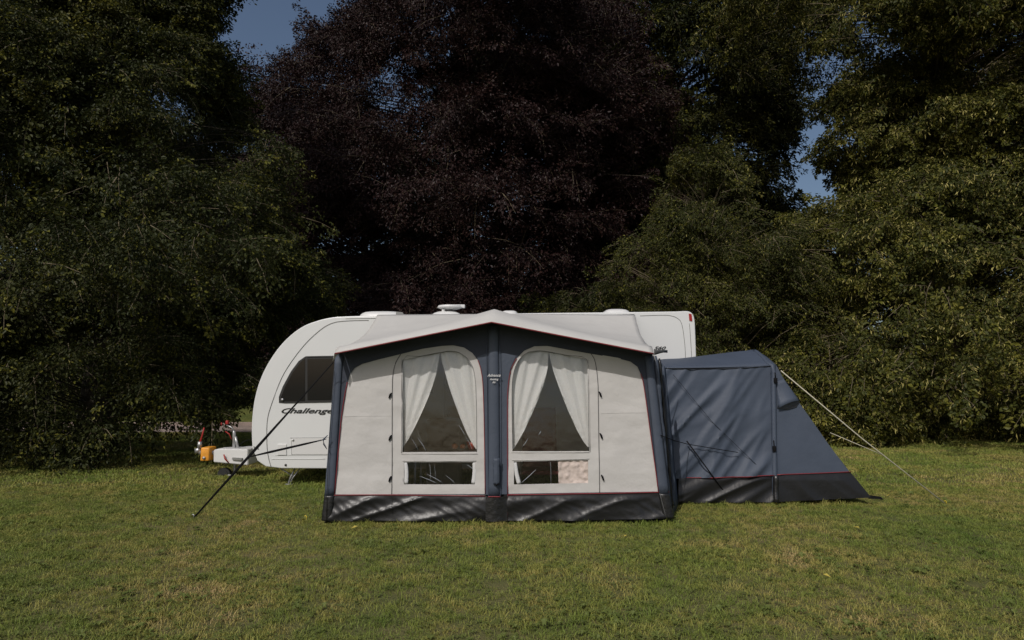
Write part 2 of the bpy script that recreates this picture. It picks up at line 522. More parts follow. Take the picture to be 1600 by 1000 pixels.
# ------------------------------------------------------------------ grass
def grass_patch(name, seed, n, size, hmin, hmax, wd, clover=0.06):
    rnd = random.Random(seed); mb = MB()
    for i in range(n):
        x = (rnd.random() - 0.5) * size; y = (rnd.random() - 0.5) * size
        a = rnd.random() * 2 * pi
        if rnd.random() < clover:
            r = 0.009 + rnd.random() * 0.008; z = rnd.uniform(0.012, 0.03)
            for k in range(3):
                b = a + k * 2.1
                u = Vector((cos(b), sin(b), rnd.uniform(-.2, .3))) * r; v = Vector((-sin(b), cos(b), 0)) * r * 0.7
                c = Vector((x, y, z))
                mb.add([c, c + u + v * .8, c + u * 1.7, c + u - v * .8], [(0, 3, 2, 1)], 1)
            continue
        h = rnd.uniform(hmin, hmax) * (1 + 0.9 * nz(x, y, 7, seed)); ln = rnd.uniform(0.2, 1.1) * h
        b = rnd.random() * 2 * pi
        wv = Vector((cos(a), sin(a), 0)) * wd * rnd.uniform(0.7, 1.3) / 2
        l1 = Vector((cos(b), sin(b), 0)) * ln * 0.35; l2 = Vector((cos(b), sin(b), 0)) * ln
        p = Vector((x, y, -0.003))
        mid = p + l1 + Vector((0, 0, h * 0.6)); tip = p + l2 + Vector((0, 0, h * 0.9))
        mb.add([p - wv, p + wv, mid + wv * .8, mid - wv * .8, tip], [(0, 1, 2, 3), (3, 2, 4)])
    me = bpy.data.meshes.new(name); me.from_pydata(mb.v, [], mb.f)
    me.materials.append(M['blade']); me.materials.append(M['clover'])
    me.polygons.foreach_set('material_index', mb.mi)
    return me
def in_tents(x, y):
    if -2.02 < x < 1.80 and 7.10 < y < 9.6: return True
    if 1.7 < x < 4.5 and 8.2 < y < 9.3: return True
    return False
near = source_collection('grass_near_source', [grass_patch('grass_turf_%s' % c, i, 760, 0.5, 0.018, 0.042, 0.0042) for i, c in enumerate('abcdef')])
far = source_collection('grass_far_source', [grass_patch('grass_far_turf_%s' % c, 20 + i, 520, 0.9, 0.025, 0.05, 0.010, 0.02) for i, c in enumerate('abcd')])
rnd = random.Random(5)
ros = []
for i in range(3):
    mb = MB(); r_ = random.Random(70 + i)
    for k in range(11):
        a = k * 2.4 + r_.random(); l = r_.uniform(.03, .06)
        u = Vector((cos(a), sin(a), 0)); v = Vector((-sin(a), cos(a), 0)); z = Vector((0, 0, 1))
        mb.add([z * .015, u * l * .5 + v * l * .16 + z * .035, u * l + z * .026, u * l * .5 - v * l * .16 + z * .035], [(0, 3, 2, 1)])
    me = bpy.data.meshes.new('weed_rosette'); me.from_pydata(mb.v, [], mb.f); me.materials.append(M['clover']); ros.append(me)
def grass_region(name, y0, y1, sp, coll, lab):
    pts, rots, scs = [], [], []
    y = y0
    while y < y1:
        x = -(0.86 * y + 0.8)
        while x < 0.86 * y + 0.8:
            px, py = x + rnd.uniform(-.5, .5) * sp * .5, y + rnd.uniform(-.5, .5) * sp * .5
            if not in_tents(px, py):
                v = nz(px, py, 0.8, 9)
                pts.append((px, py, 0)); rots.append((0, 0, rnd.random() * 6.28)); scs.append(1.0 + 0.3 * v + rnd.uniform(-.1, .1))
            x += sp
        y += sp
    o = scatter(name, pts, rots, scs, coll)
    setp(o, lab, 'grass', kind='stuff')
    return o
grass_region('lawn_grass', 3.0, 9.2, 0.36, near, 'short green and straw coloured grass growing across the lawn')
grass_region('lawn_grass', 9.3, 19.2, 0.62, far, 'darker mown grass running back under the trees')

rw = random.Random(77); wp, wr, wsc = [], [], []
while len(wp) < 900:
    y = 3.2 + 8 * rw.random() ** 1.2; x = rw.uniform(-1, 1) * (.86 * y + .6)
    if in_tents(x, y) or nz(x, y, .9, 33) < rw.uniform(-.15, .3): continue
    wp.append((x, y, 0)); wr.append((rw.gauss(0, .15), rw.gauss(0, .15), rw.random() * 6.28)); wsc.append(rw.uniform(.5, 1.25))
setp(scatter('lawn_weeds', wp, wr, wsc, source_collection('weed_source', ros)), 'small dark green weeds and clover sprinkled through the mown lawn', 'weeds', kind='stuff')
fr = source_collection('fringe_source', [grass_patch('fringe_turf_%s' % c, 50 + i, 70, 0.14, 0.03, 0.062, 0.0045, 0) for i, c in enumerate('abc')])
fp, frt, fsc = [], [], []
def fringe(a, b):
    n = int((Vector(b) - Vector(a)).length / .07)
    for i in range(n):
        if rw.random() < .3: continue
        p = Vector(a).lerp(Vector(b), i / n)
        fp.append((p.x + rw.gauss(0, .02), p.y - .03 + rw.gauss(0, .03), 0)); frt.append((0, 0, rw.random() * 6.28)); fsc.append(rw.uniform(.5, 1.35))
fringe((-2.12, 6.93, 0), (1.80, 6.93, 0)); fringe((2.1, 8.0, 0), (4.6, 8.0, 0)); fringe((-2.4, 9.4, 0), (-3.1, 9.4, 0)); fringe((-3.6, 10.2, 0), (-5.0, 10.2, 0))
setp(scatter('fringe_grass', fp, frt, fsc, fr), 'longer uncut grass standing along the foot of the awning and annex', 'grass', kind='stuff')
# ------------------------------------------------------------------ trees
def spray(name, seed, n, leaf, length, mats, bract=0.0, broad=0.62, droop=0.25, tip=0.0):
    """a leafy twig along +X with leaves spread to both sides"""
    rnd = random.Random(seed); mb = MB()
    for i in range(n):
        t = rnd.random() ** 0.75
        side = rnd.choice((-1, 1))
        wdt = length * 0.42 * sin(pi * min(1, t * 0.8 + 0.15)) * rnd.random()
        c = Vector((t * length, side * wdt, rnd.gauss(0, 0.055) * length * 1.3 - droop * length * t * t))
        yaw = side * rnd.uniform(0.2, 1.2) + rnd.gauss(0, .3)
        pit = rnd.gauss(-0.45, 0.45); rol = rnd.gauss(0, 0.6)
        R = Euler((rol, -pit, yaw), 'XYZ').to_matrix()
        if bract and rnd.random() < bract:
            l = leaf * rnd.uniform(1.1, 1.7)
            R = Euler((rnd.uniform(-1, 1), rnd.uniform(0.7, 1.5), rnd.uniform(0, 6.28)), 'XYZ').to_matrix()
            vs = [Vector((0, 0, 0)), Vector((l * .4, l * .11, 0)), Vector((l, l * .03, -l * .1)), Vector((l * .5, -l * .10, 0))]
            mb.add([c + R @ v for v in vs], [(0, 1, 2, 3)], 1)
            continue
        l = leaf * rnd.uniform(0.7, 1.25); h = l * broad / 2
        vs = [Vector((0, 0, 0)), Vector((l * .38, h, l * .10)), Vector((l, 0, -l * .12)), Vector((l * .38, -h, l * .10)), Vector((l * .78, h * .62, 0)), Vector((l * .78, -h * .62, 0))]
        mb.add([c + R @ v for v in vs], [(0, 1, 4, 2), (0, 2, 5, 3)], 3 if t > 0.62 and rnd.random() < tip else 0)
    mb.tube([(0, 0, 0), (length * .5, 0, -droop * length * .25), (length, 0, -droop * length)], [0.006, 0.004, 0.002], 3, mi=2)
    me = bpy.data.meshes.new(name); me.from_pydata(mb.v, [], mb.f)
    for m in mats: me.materials.append(m)
    me.polygons.foreach_set('material_index', mb.mi)
    return me
def sprays(nm, k, n, leaf, length, leafmat, bract=0.0, broad=0.62, droop=0.25, tip=0.0, tipm='tipA'):
    return source_collection(nm + '_source', [spray('%s_spray_%s' % (nm, 'abcdef'[i]), hash_(nm) + i, n, leaf, length, [leafmat, M['bract'], M['bark2'], M[tipm]], bract, broad, droop, tip * (0.2, 1.7, 0.6, 1.5, 1)[i]) for i in range(k)])
def hash_(s): return sum(ord(c) * (i + 7) for i, c in enumerate(s))
SP = {
    'A': sprays('dark_lime', 4, 90, 0.056, 0.60, M['leafA'], 0.01, .6, .25, .22),
    'B': sprays('copper_beech', 4, 110, 0.072, 0.90, M['leafB'], 0, 0.6, .25, .3, 'tipB'),
    'C': sprays('chestnut', 4, 60, 0.14, 0.95, M['leafC'], 0, 0.34, 0.5, .12),
    'D': sprays('hawthorn', 3, 66, 0.058, 0.55, M['leafD'], 0.02, 0.6, .25, .25),
    'E': sprays('lime', 4, 66, 0.080, 0.62, M['leafE'], 0.14, 0.7, 0.35, .3),
    'G': sprays('far', 3, 80, 0.13, 1.5, M['leafG'], 0),
}
def make_tree(name, label, loc, H, prof, nb, per, coll, seed, barkm, scale=1.0, trunk_r=0.3, face=2.0, h0=0.3, lateral=0.22, droop=0.3, inner=0.45, group=None, lump=0.18, rise=0.25, twig_show=1.0, facedir=None, cut=None, clump=0.0):
    rnd = random.Random(seed)
    root = empty(name, loc, label, 'tree' if 'shrub' not in name else 'shrub', group)
    L = Vector(loc)
    # trunk
    mb = MB(); n = 10
    pts = [L + Vector((0.15 * nz(k, seed, .5, 1), 0.15 * nz(k, seed, .5, 2), -0.15 + H * 0.92 * k / n)) for k in range(n + 1)]
    mb.tube(pts, [trunk_r * (1.25 if k == 0 else (1 - k / n * 0.88)) for k in range(n + 1)], 10)
    mb.build('trunk', barkm, root)
    fa = math.atan2(-L.y, -L.x) if facedir is None else facedir
    P_, R_, S_ = [], [], []
    bb = MB()
    for i in range(nb):
        h = h0 + (H - h0) * ((i + rnd.random()) / nb)
        az = fa + rnd.uniform(-face, face)
        lum = 1 + lump * nz(cos(az) * 2.2, h * 0.55, 1.0, seed) * 1.8 + rnd.uniform(-.08, .08)
        R = max(0.3, prof(h / H) * lum)
        d = Vector((cos(az), sin(az), 0)); sd = Vector((-sin(az), cos(az), 0))
        hs = max(0.2, h - R * rise)
        a = L + Vector((0, 0, hs)); e = L + d * R + Vector((0, 0, h - droop * R * 0.4))
        mdl = L + d * R * 0.55 + Vector((0, 0, h + 0.06 * R))
        curve = lambda t: a * (1 - t) ** 2 + mdl * 2 * t * (1 - t) + e * t * t
        if not (cut and cut(e)): bb.tube([curve(t) for t in (0, .3, .55, .8, 1)], [0.022 * R ** .5 * twig_show * q for q in (1.6, 1.2, .8, .45, .2)], 4)
        for k in range(per):
            t = 1 - (1 - inner) * rnd.random() ** 1.35
            lat = rnd.gauss(0, 1) * lateral * R * (0.35 + 0.65 * t) * (1.15 - t * 0.6)
            p = curve(t) + sd * lat + Vector((0, 0, rnd.gauss(0, 0.10) - abs(lat) * 0.18))
            if p.z < L.z + 0.12: p.z = L.z + 0.12 + rnd.random() * 0.3
            if cut and cut(p): continue
            if p.z - L.z > 1.4 and noise.noise(p * 0.52 + Vector((seed, 0, 0))) < clump: continue
            yaw = az + math.atan2(lat, R * 0.5) * 0.9 + rnd.gauss(0, 0.45)
            P_.append(p); R_.append((rnd.gauss(0, .45), rnd.gauss(0.3, 0.45), yaw + rnd.gauss(0, .3))); S_.append(scale * rnd.uniform(0.75, 1.3))
    bb.build('branches', barkm, root).__setitem__('kind', 'stuff')
    c = scatter('crown', P_, R_, S_, coll, root)
    c['kind'] = 'stuff'
    return root
def prof_pts(pp):
    def f(t):
        for (a, ra), (b, rb) in zip(pp, pp[1:]):
            if t <= b:
                u = (t - a) / (b - a); u = u * u * (3 - 2 * u)
                return ra + (rb - ra) * u
        return pp[-1][1]
    return f

CUTA = lambda p: (p.y < 11.0 and p.z < 1.1) or (p.x * 13 / p.y > -7.8 and p.z < 0.86 + 0.10 * sin(p.x * 5)) or (p.x * 13 / p.y > -6.1 and p.z < 1.40)
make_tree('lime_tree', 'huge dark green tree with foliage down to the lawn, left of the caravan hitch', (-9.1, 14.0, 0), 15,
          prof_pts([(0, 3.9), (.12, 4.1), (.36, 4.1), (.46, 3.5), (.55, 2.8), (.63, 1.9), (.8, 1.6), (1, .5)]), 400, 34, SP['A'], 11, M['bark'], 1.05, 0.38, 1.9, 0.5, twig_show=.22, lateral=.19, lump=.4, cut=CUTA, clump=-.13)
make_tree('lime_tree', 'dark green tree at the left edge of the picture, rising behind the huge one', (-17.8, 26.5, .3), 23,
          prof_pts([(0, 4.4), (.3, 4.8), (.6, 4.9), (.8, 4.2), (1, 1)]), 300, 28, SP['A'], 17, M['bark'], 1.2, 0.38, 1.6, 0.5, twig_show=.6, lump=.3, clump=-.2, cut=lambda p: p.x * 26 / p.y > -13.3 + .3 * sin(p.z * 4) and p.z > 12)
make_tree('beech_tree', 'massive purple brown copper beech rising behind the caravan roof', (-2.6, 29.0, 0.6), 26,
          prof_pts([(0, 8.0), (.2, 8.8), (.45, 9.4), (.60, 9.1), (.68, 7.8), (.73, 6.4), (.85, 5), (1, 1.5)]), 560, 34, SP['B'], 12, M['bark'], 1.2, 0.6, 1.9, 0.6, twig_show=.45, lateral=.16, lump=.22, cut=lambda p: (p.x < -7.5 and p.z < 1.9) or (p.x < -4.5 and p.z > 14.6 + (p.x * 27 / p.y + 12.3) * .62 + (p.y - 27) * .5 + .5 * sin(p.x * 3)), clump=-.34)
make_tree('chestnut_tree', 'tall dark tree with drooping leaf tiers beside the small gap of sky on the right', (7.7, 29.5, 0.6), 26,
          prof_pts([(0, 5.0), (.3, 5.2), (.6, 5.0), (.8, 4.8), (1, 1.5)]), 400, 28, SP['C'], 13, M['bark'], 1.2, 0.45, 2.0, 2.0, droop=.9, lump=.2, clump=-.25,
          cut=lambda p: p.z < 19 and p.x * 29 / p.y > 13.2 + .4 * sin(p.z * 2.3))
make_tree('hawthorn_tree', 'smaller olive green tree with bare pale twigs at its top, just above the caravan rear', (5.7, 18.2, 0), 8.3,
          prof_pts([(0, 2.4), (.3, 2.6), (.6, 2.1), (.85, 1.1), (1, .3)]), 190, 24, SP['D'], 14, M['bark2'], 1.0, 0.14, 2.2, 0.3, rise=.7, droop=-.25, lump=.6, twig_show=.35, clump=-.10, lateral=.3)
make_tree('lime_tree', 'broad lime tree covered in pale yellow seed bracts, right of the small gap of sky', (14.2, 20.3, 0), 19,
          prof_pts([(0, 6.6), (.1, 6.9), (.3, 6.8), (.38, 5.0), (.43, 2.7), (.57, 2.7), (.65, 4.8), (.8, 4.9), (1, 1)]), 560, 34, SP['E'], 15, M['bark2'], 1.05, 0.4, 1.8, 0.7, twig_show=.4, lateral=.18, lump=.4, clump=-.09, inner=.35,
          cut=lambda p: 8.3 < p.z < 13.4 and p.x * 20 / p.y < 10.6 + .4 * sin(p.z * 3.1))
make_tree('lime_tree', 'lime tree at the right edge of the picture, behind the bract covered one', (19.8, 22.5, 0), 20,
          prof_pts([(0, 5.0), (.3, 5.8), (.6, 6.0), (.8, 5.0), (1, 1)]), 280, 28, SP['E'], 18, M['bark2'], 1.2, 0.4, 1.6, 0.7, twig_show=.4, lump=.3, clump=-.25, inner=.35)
for j, (x, y, H, r, lab) in enumerate([
        (8.4, 16.6, 2.9, 1.6, 'low leafy shrub directly behind the blue annex roof'),
        (2.2, 20.0, 4.6, 2.2, 'dark shrub behind the middle of the caravan roof'),
        (-7.0, 25.2, 4.0, 2.0, 'brownish shrub under the copper beech, above the grassy bank')]):
    make_tree('shrub', lab, (x, y, terrain_z(x, y)), H, prof_pts([(0, r * .9), (.4, r), (.8, r * .7), (1, .25)]), 110, 18, SP['E' if j == 0 else 'B' if j == 2 else 'C'], 40 + j, M['bark2'], .9, .07, 2.6, .15, twig_show=.3)
for j, (x, y, H, r) in enumerate([(-27, 36, 21, 7), (-19, 36, 14, 6), (-10, 42, 18, 7.5), (-1, 42, 24, 7.5), (9, 44, 22, 5), (15, 40, 12, 6), (33, 40, 22, 7.5)]):
    labs = ['dark background tree furthest left, showing through the big left tree', 'dark background tree behind the right side of the big left tree',
            'dark background tree behind the left half of the copper beech', 'dark background tree behind the middle of the copper beech',
            'dark background tree between the copper beech and the chestnut',
            'dark background tree below the small gap of sky', 'dark background tree furthest right behind the lime trees']
    make_tree('background_tree', labs[j], (x, y, 1.2), H, prof_pts([(0, r), (.3, r), (.6, r * .9), (.85, r * .6), (1, .6)]), 170, 16, SP['G'], 60 + j, M['bark'], 1.4, .4, 1.7, .4, lateral=.3)

# ------------------------------------------------------------------ caravan
def V3(pl, px, py, off=0): return pl.p(px, py, off)
cara = empty('caravan', (CW.xz(740, 700)[0], 10.6, 0), 'white touring caravan parked behind the awning under the trees', 'caravan')
YB = 11.75
prof = [(394, 700), (393, 675), (394, 650), (398, 622), (406, 594), (419, 567), (437, 541), (456, 522), (475, 509), (493, 502), (512, 497), (535, 494.5),
        (600, 492.5), (700, 491), (850, 489), (990, 487.5), (1060, 486.5), (1074, 486), (1081, 489), (1085, 497), (1086.5, 515), (1088, 560), (1090, 640), (1090, 722), (1086, 730),
        (1000, 732), (800, 732.5), (600, 732.5), (440, 732), (415, 729), (402, 720)]
pl = smooth_curve([CW.xz(*p) for p in prof[:13]], 4)[:-1] + [CW.xz(*p) for p in prof[12:16]] + smooth_curve([CW.xz(*p) for p in prof[16:25]], 3) + [CW.xz(*p) for p in prof[25:]]
bm = bmesh.new()
vf = [bm.verts.new((x, 9.5, z)) for x, z in pl]
f = bm.faces.new(vf)
ex = bmesh.ops.extrude_face_region(bm, geom=[f])
for v in [g for g in ex['geom'] if isinstance(g, bmesh.types.BMVert)]: v.co.y = YB
bm.faces.ensure_lookup_table()
bmesh.ops.recalc_face_normals(bm, faces=bm.faces[:])
per = [e for e in bm.edges if abs(e.verts[0].co.y - e.verts[1].co.y) < 1e-5 and e.calc_face_angle(0) > 0.5]
bmesh.ops.bevel(bm, geom=per, offset=0.045, segments=4, profile=0.5, affect='EDGES', clamp_overlap=True)
me = bpy.data.meshes.new('body')
for fc in bm.faces: fc.smooth = len(fc.verts) < 8
for e in bm.edges:
    if len(e.link_faces) == 2 and e.calc_face_angle(0) > radians(40): e.smooth = False
bm.to_mesh(me); bm.free()
me.materials.append(M['white'])
link('body', me, cara)
def cline(name, pts, r, m, off=0.002, par=cara, pl_=CW, n=5):
    q = [pl_.p(x, y, off) for x, y in smooth_curve(pts, n)]
    return piping(name, q, r, m, par, 6)
cline('front_panel_seam', [(424, 731), (419, 712), (417, 689), (418, 655), (427, 624), (444, 583), (473, 542), (500, 516), (519, 505), (540, 501.5), (576, 500.5)], 0.0055, M['trim'])
cline('rear_panel_seam', [(1000, 493.5), (1030, 492.5), (1046, 493), (1058, 497), (1065, 506), (1069, 530), (1071, 560), (1072, 640)], 0.004, M['trim'])
cline('rear_corner_moulding', [(1077, 505), (1079, 530), (1081, 570), (1082, 640)], 0.004, M['trim'])
cline('roof_rail', [(540, 497.5), (700, 495), (991, 491)], 0.008, M['white2'])
cline('skirt_seam', [(424, 717), (470, 717), (508, 717)], 0.004, M['white2'], 0.004)
cline('skirt_seam', [(430, 712), (470, 711.5), (512, 711.5)], 0.0022, M['trim'], 0.001)
# side window in two pieces
def solid(name, pts, plane, m, par, off0, off1, n=1, closed=True, bev=0):
    """flat shape with real thickness, standing proud of its wall"""
    q = [plane.xz(*p) for p in (smooth_curve(pts, n, True) if n > 1 else pts)]
    bmm = bmesh.new()
    vs = [bmm.verts.new((x, plane.y(x, z) - off1, z)) for x, z in q]
    fc = bmm.faces.new(vs)
    ex = bmesh.ops.extrude_face_region(bmm, geom=[fc])
    for v in [g for g in ex['geom'] if isinstance(g, bmesh.types.BMVert)]: v.co.y += off1 - off0
    bmesh.ops.recalc_face_normals(bmm, faces=bmm.faces[:])
    if bev:
        es = [e for e in bmm.edges if all(abs(v.co.y - (plane.y(v.co.x, v.co.z) - off1)) < 1e-5 for v in e.verts)]
        bmesh.ops.bevel(bmm, geom=es, offset=bev, segments=2, profile=0.5, affect='EDGES')
    mm = bpy.data.meshes.new(name); bmm.to_mesh(mm); bmm.free(); mm.materials.append(m)
    return link(name, mm, par)
wf = solid('window', [(436, 629), (436, 620), (442, 604), (455, 580), (467, 564), (478, 556.5), (500, 556), (575, 555), (582, 560), (583, 620), (578, 627), (520, 628.5), (445, 630)], CW, M['darkframe'], cara, -0.01, 0.012, bev=.004)
solid('pane', [(440, 627), (440, 620), (446, 604), (458, 582), (470, 566), (477, 560), (477, 626.5)], CW, M['darkglass'], wf, 0.0115, 0.017)
solid('pane', [(481, 561), (578, 559), (580, 564), (580, 618), (576, 624), (481, 625)], CW, M['darkglass'], wf, 0.0115, 0.020)
mb = MB(); mb.tube([CW.p(481, 557.5, .024), CW.p(520, 556.7, .024), CW.p(578, 556.3, .024)], .004, 6); mb.build('hinge_strip', M['darkframe'], wf)
c0 = CW.p(442, 624.5, .018)
mb = MB(); mb.tube([c0, c0 + Vector((0, -.012, 0))], .022, 14); mb.build('window_badge', M['steel'], wf)
text_obj('model_lettering', 'Challenger', CW.p(437, 645.5, .003), 0.105, M['ink'], cara, shear=0.4, sx=1.9, bold=0.0015)
text_obj('model_number', '560', CW.p(1021, 546.5, .003), 0.072, M['ink'], cara, shear=0.45, sx=1.55, bold=0.001)
# locker, hatch, marker
solid('locker_door', [(455, 684), (600, 684), (600, 710), (455, 710)], CW, M['white2'], cara, -0.005, 0.007, bev=.003)
lk = cline('locker_outline', [(456, 710), (455.5, 700), (455.6, 690), (458, 685), (466, 684), (600, 683.5)], 0.0028, M['trim'], .007, n=3)
solid('service_hatch', [(434, 694), (448, 694), (448, 711), (434, 711)], CW, M['white2'], cara, -0.005, 0.012, bev=.004)
cl = CW.p(458, 687, .008); MB().tube([cl, cl + Vector((0, -.012, 0))], .018, 12).build('locker_catch', M['white2'], cara)
cl = CW.p(446.5, 726.5, .0); MB().tube([cl, cl + Vector((0, -.010, 0))], .017, 12).build('side_reflector', M['darkframe'], cara)
solid('side_lamp', [(396, 697), (404, 700), (405, 703), (397, 701)], CW, M['trim'], cara, -0.06, 0.002)
solid('marker_lamp', [(1076, 490), (1080.5, 491), (1081.5, 502), (1077, 501)], CW, M['redl'], cara, -0.01, 0.012, bev=.003)
for x0, x1, y0 in ((585, 676, 560), (880, 975, 560)):
    wq = solid('window', [(x0, y0), (x1, y0), (x1, y0 + 55), (x0, y0 + 55)], CW, M['darkframe'], cara, -0.01, 0.012, bev=.004)
    solid('pane', [(x0 + 3, y0 + 3), (x1 - 3, y0 + 3), (x1 - 3, y0 + 52), (x0 + 3, y0 + 52)], CW, M['darkglass'], wq, .0115, .018, bev=.003)
dr = solid('door', [(694, 540), (752, 540), (752, 724), (694, 724)], CW, M['wood'], cara, -0.01, 0.02, bev=.006)
solid('pane', [(706, 560), (740, 560), (740, 612), (706, 612)], CW, M['darkglass'], dr, .0195, .026, bev=.003)
solid('handle', [(698, 640), (703, 640), (703, 655), (698, 655)], CW, M['darkframe'], dr, .0195, .045, bev=.003)
# fridge vents far side of the door
for k in range(2):
    vt = solid('fridge_vent', [(800, 610 + k * 50), (842, 610 + k * 50), (842, 636 + k * 50), (800, 636 + k * 50)], CW, M['white2'], cara, -.005, .012, bev=.003)
# roof furniture
def dome(name, px0, px1, pyb, pyt, Y, depth, m, sq=0.5):
    a = P(px0, pyb, Y); b = P(px1, pyb, Y); top = P(px0, pyt, Y).z
    cx = (a.x + b.x) / 2; rx = (b.x - a.x) / 2; z0 = a.z - 0.05
    mb = MB(); seg = 28; rings = 7
    vs = []
    for j in range(rings):
        t = j / (rings - 1) * pi / 2
        s_ = cos(t) ** sq if j < rings - 1 else 0.02; zz = z0 + (top - z0) * sin(t) ** 0.9
        for k in range(seg):
            an = 2 * pi * k / seg
            cx_, sy_ = abs(cos(an)) ** .55 * (1 if cos(an) >= 0 else -1), abs(sin(an)) ** .55 * (1 if sin(an) >= 0 else -1)
            vs.append((cx + rx * s_ * cx_, Y + depth / 2 + depth / 2 * s_ * sy_, zz))
    fs = [(j * seg + k, j * seg + (k + 1) % seg, (j + 1) * seg + (k + 1) % seg, (j + 1) * seg + k) for j in range(rings - 1) for k in range(seg)]
    fs.append(tuple((rings - 1) * seg + k for k in range(seg)))
    mb.add(vs, fs)
    return mb.build(name, m, cara)
h1 = dome('roof_hatch', 556, 631, 492, 484.5, 10.2, .75, M['white2'], .35)
solid('hatch_grille', [(619, 487), (629, 488), (631, 491.5), (619, 491.5)], Plane(10.19, 0), M['trim'], h1, -.02, .012)
dome('roof_dome', 670, 722, 492, 484, 10.4, .5, M['white2'], .8)
a = P(683, 480, 10.5); b = P(727, 480, 10.5)
mb = MB()
mb.tube([P(703, 478, 10.65), P(703, 479, 10.65) - Vector((0, 0, .02)), P(703, 482, 10.65) - Vector((0, 0, .02))], [.20, .215, .12], 24)
mb.box(P(703, 480.6, 10.60), P(727, 479.3, 10.72) + Vector((0, 0, .025)), bev=.008)
mb.tube([P(693, 483, 10.55), P(693, 488, 10.55)], .03, 10)
mb.build('satellite_dish', M['white2'], cara, auto=35)
dome('roof_vent', 782, 810, 490, 484, 10.3, .4, M['white2'], .4)
dome('roof_hatch', 944, 989, 488, 480.5, 10.3, .7, M['white2'], .5)
# chassis, wheels, steadies
xL = CW.xz(800, 700)[0]
mb = MB(); mb.box((-2.9, 9.9, .22), (2.6, 11.35, .34)); mb.build('chassis', M['steel'], cara)
for yy in (9.62, 11.45):
    wx = CW.xz(780, 700)[0]
    mb = MB(); mb.tube([(wx, yy, .33), (wx, yy + .02, .33), (wx, yy + .17, .33), (wx, yy + .19, .33)], [.27, .32, .32, .27], 28)
    wh = mb.build('wheel', M['tyre'], cara, auto=40)
    MB().tube([(wx, yy - .008, .33), (wx, yy + .05, .33)], .2, 20).build('rim', M['steel'], wh, auto=40)
def steady(x, y):
    mb = MB()
    mb.tube([(x, y, .23), (x - .06, y, .10), (x - .09, y, .01)], .014, 6)
    mb.tube([(x + .08, y, .24), (x - .03, y, .09), (x - .06, y, .01)], .011, 6)
    mb.tube([(x - .2, y, .23), (x - .02, y, .12)], .012, 6)
    mb.box((x - .13, y - .05, 0), (x - .02, y + .05, .012))
    mb.build('corner_steady', M['steel'], cara)
g = CW.xz(456, 740)[0]
steady(g, 9.62); steady(g, 11.5); steady(2.45, 9.7); steady(2.45, 11.5)
# drawbar
YH = 10.45
HP = Plane(YH, 0)
def hx(px, py): return Vector((HP.xz(px, py)[0], YH, HP.xz(px, py)[1]))
mb = MB()
a = [hx(338, 701), hx(392, 700), hx(400, 722), hx(338, 722)]
for s_ in ((-.22, 1), (.22, -1)):
    pass
top = [(338, 702), (346, 700), (400, 699), (400, 723), (338, 721)]
q = [HP.xz(*p) for p in top]
bmm = bmesh.new()
wd = [.10, .12, .32, .32, .10]
A_ = [bmm.verts.new((x, YH - d_, z)) for (x, z), d_ in zip(q, wd)]
B_ = [bmm.verts.new((x, YH + d_, z)) for (x, z), d_ in zip(q, wd)]
bmm.faces.new(A_); bmm.faces.new(B_[::-1])
for i in range(5): bmm.faces.new((A_[i], B_[i], B_[(i + 1) % 5], A_[(i + 1) % 5]))
bmesh.ops.recalc_face_normals(bmm, faces=bmm.faces[:])
bmesh.ops.bevel(bmm, geom=bmm.edges[:], offset=.012, segments=2, affect='EDGES')
mm = bpy.data.meshes.new('drawbar_cover'); bmm.to_mesh(mm); bmm.free(); mm.materials.append(M['white2'])
dc = link('drawbar_cover', mm, cara)
va = hx(374, 712) - Vector((0, .245, 0)); vb = hx(391, 715) - Vector((0, .33, 0))
mb = MB(); mb.add([va + Vector((0, -.012, 0)), Vector((vb.x, va.y - .075, va.z)) + Vector((0.0, -.012, 0.0)), Vector((vb.x, va.y - .075, vb.z)) + Vector((0, -.012, 0)), Vector((va.x - .01, va.y - .012, vb.z))], [(0, 1, 2, 3)])
mb.add([v + Vector((0, .06, 0)) for v in [Vector(q_) for q_ in mb.v[:4]]], [(3, 2, 1, 0)])
mb.f += [(0, 4, 5, 1), (1, 5, 6, 2), (2, 6, 7, 3), (3, 7, 4, 0)]; mb.mi += [0] * 4
mb.build('drawbar_slot', M['trim'], dc, smooth=False)
mb = MB(); mb.tube([hx(312, 707), hx(338, 707)], .035, 10); mb.tube([hx(309, 708), hx(309, 701), hx(311, 698)], [.045, .05, .03], 12)
ch = mb.build('coupling_head', M['steel'], cara)
lo = hx(318.5, 719); hi = hx(333, 698)
mb = MB(); mb.box((lo.x, YH - .13, lo.z), (hi.x, YH + .13, hi.z), bev=.02); hl = mb.build('hitch_lock', M['yellow'], cara, auto=40)
mb = MB(); mb.tube([hx(325, 714) + Vector((0, -.128, 0)), hx(325, 714) + Vector((0, -.145, 0))], .025, 12); mb.build('keyhole', M['steel'], hl)
mb = MB(); mb.tube([hx(311, 699), hx(313, 690), hx(316, 680), hx(319, 668)], [.018, .016, .013, .012], 8, 0); mb.build('stabiliser_handle', M['redp'], cara)
mb = MB(); mb.tube([hx(312, 700), hx(312.5, 690)], .036, 10); mb.build('stabiliser_collar', M['steel'], cara)
mb = MB(); mb.tube([hx(366, 722), hx(366, 676), hx(365, 672)], [.028, .028, .016], 10); mb.tube([hx(372, 702), hx(368, 682)], .022, 8)
mb.tube([hx(365.5, 673), hx(362, 668), hx(354, 664)], .014, 8); js = mb.build('jockey_post', M['steel'], cara)
mb = MB(); mb.box(hx(353, 663) - Vector((0, .03, 0)), hx(357.5, 657) + Vector((0, .03, 0)), bev=.01); mb.build('brake_grip', M['redp'], cara)
mb = MB(); mb.tube([hx(346, 660), hx(346, 665)], .010, 8); mb.build('brake_button', M['redp'], cara)
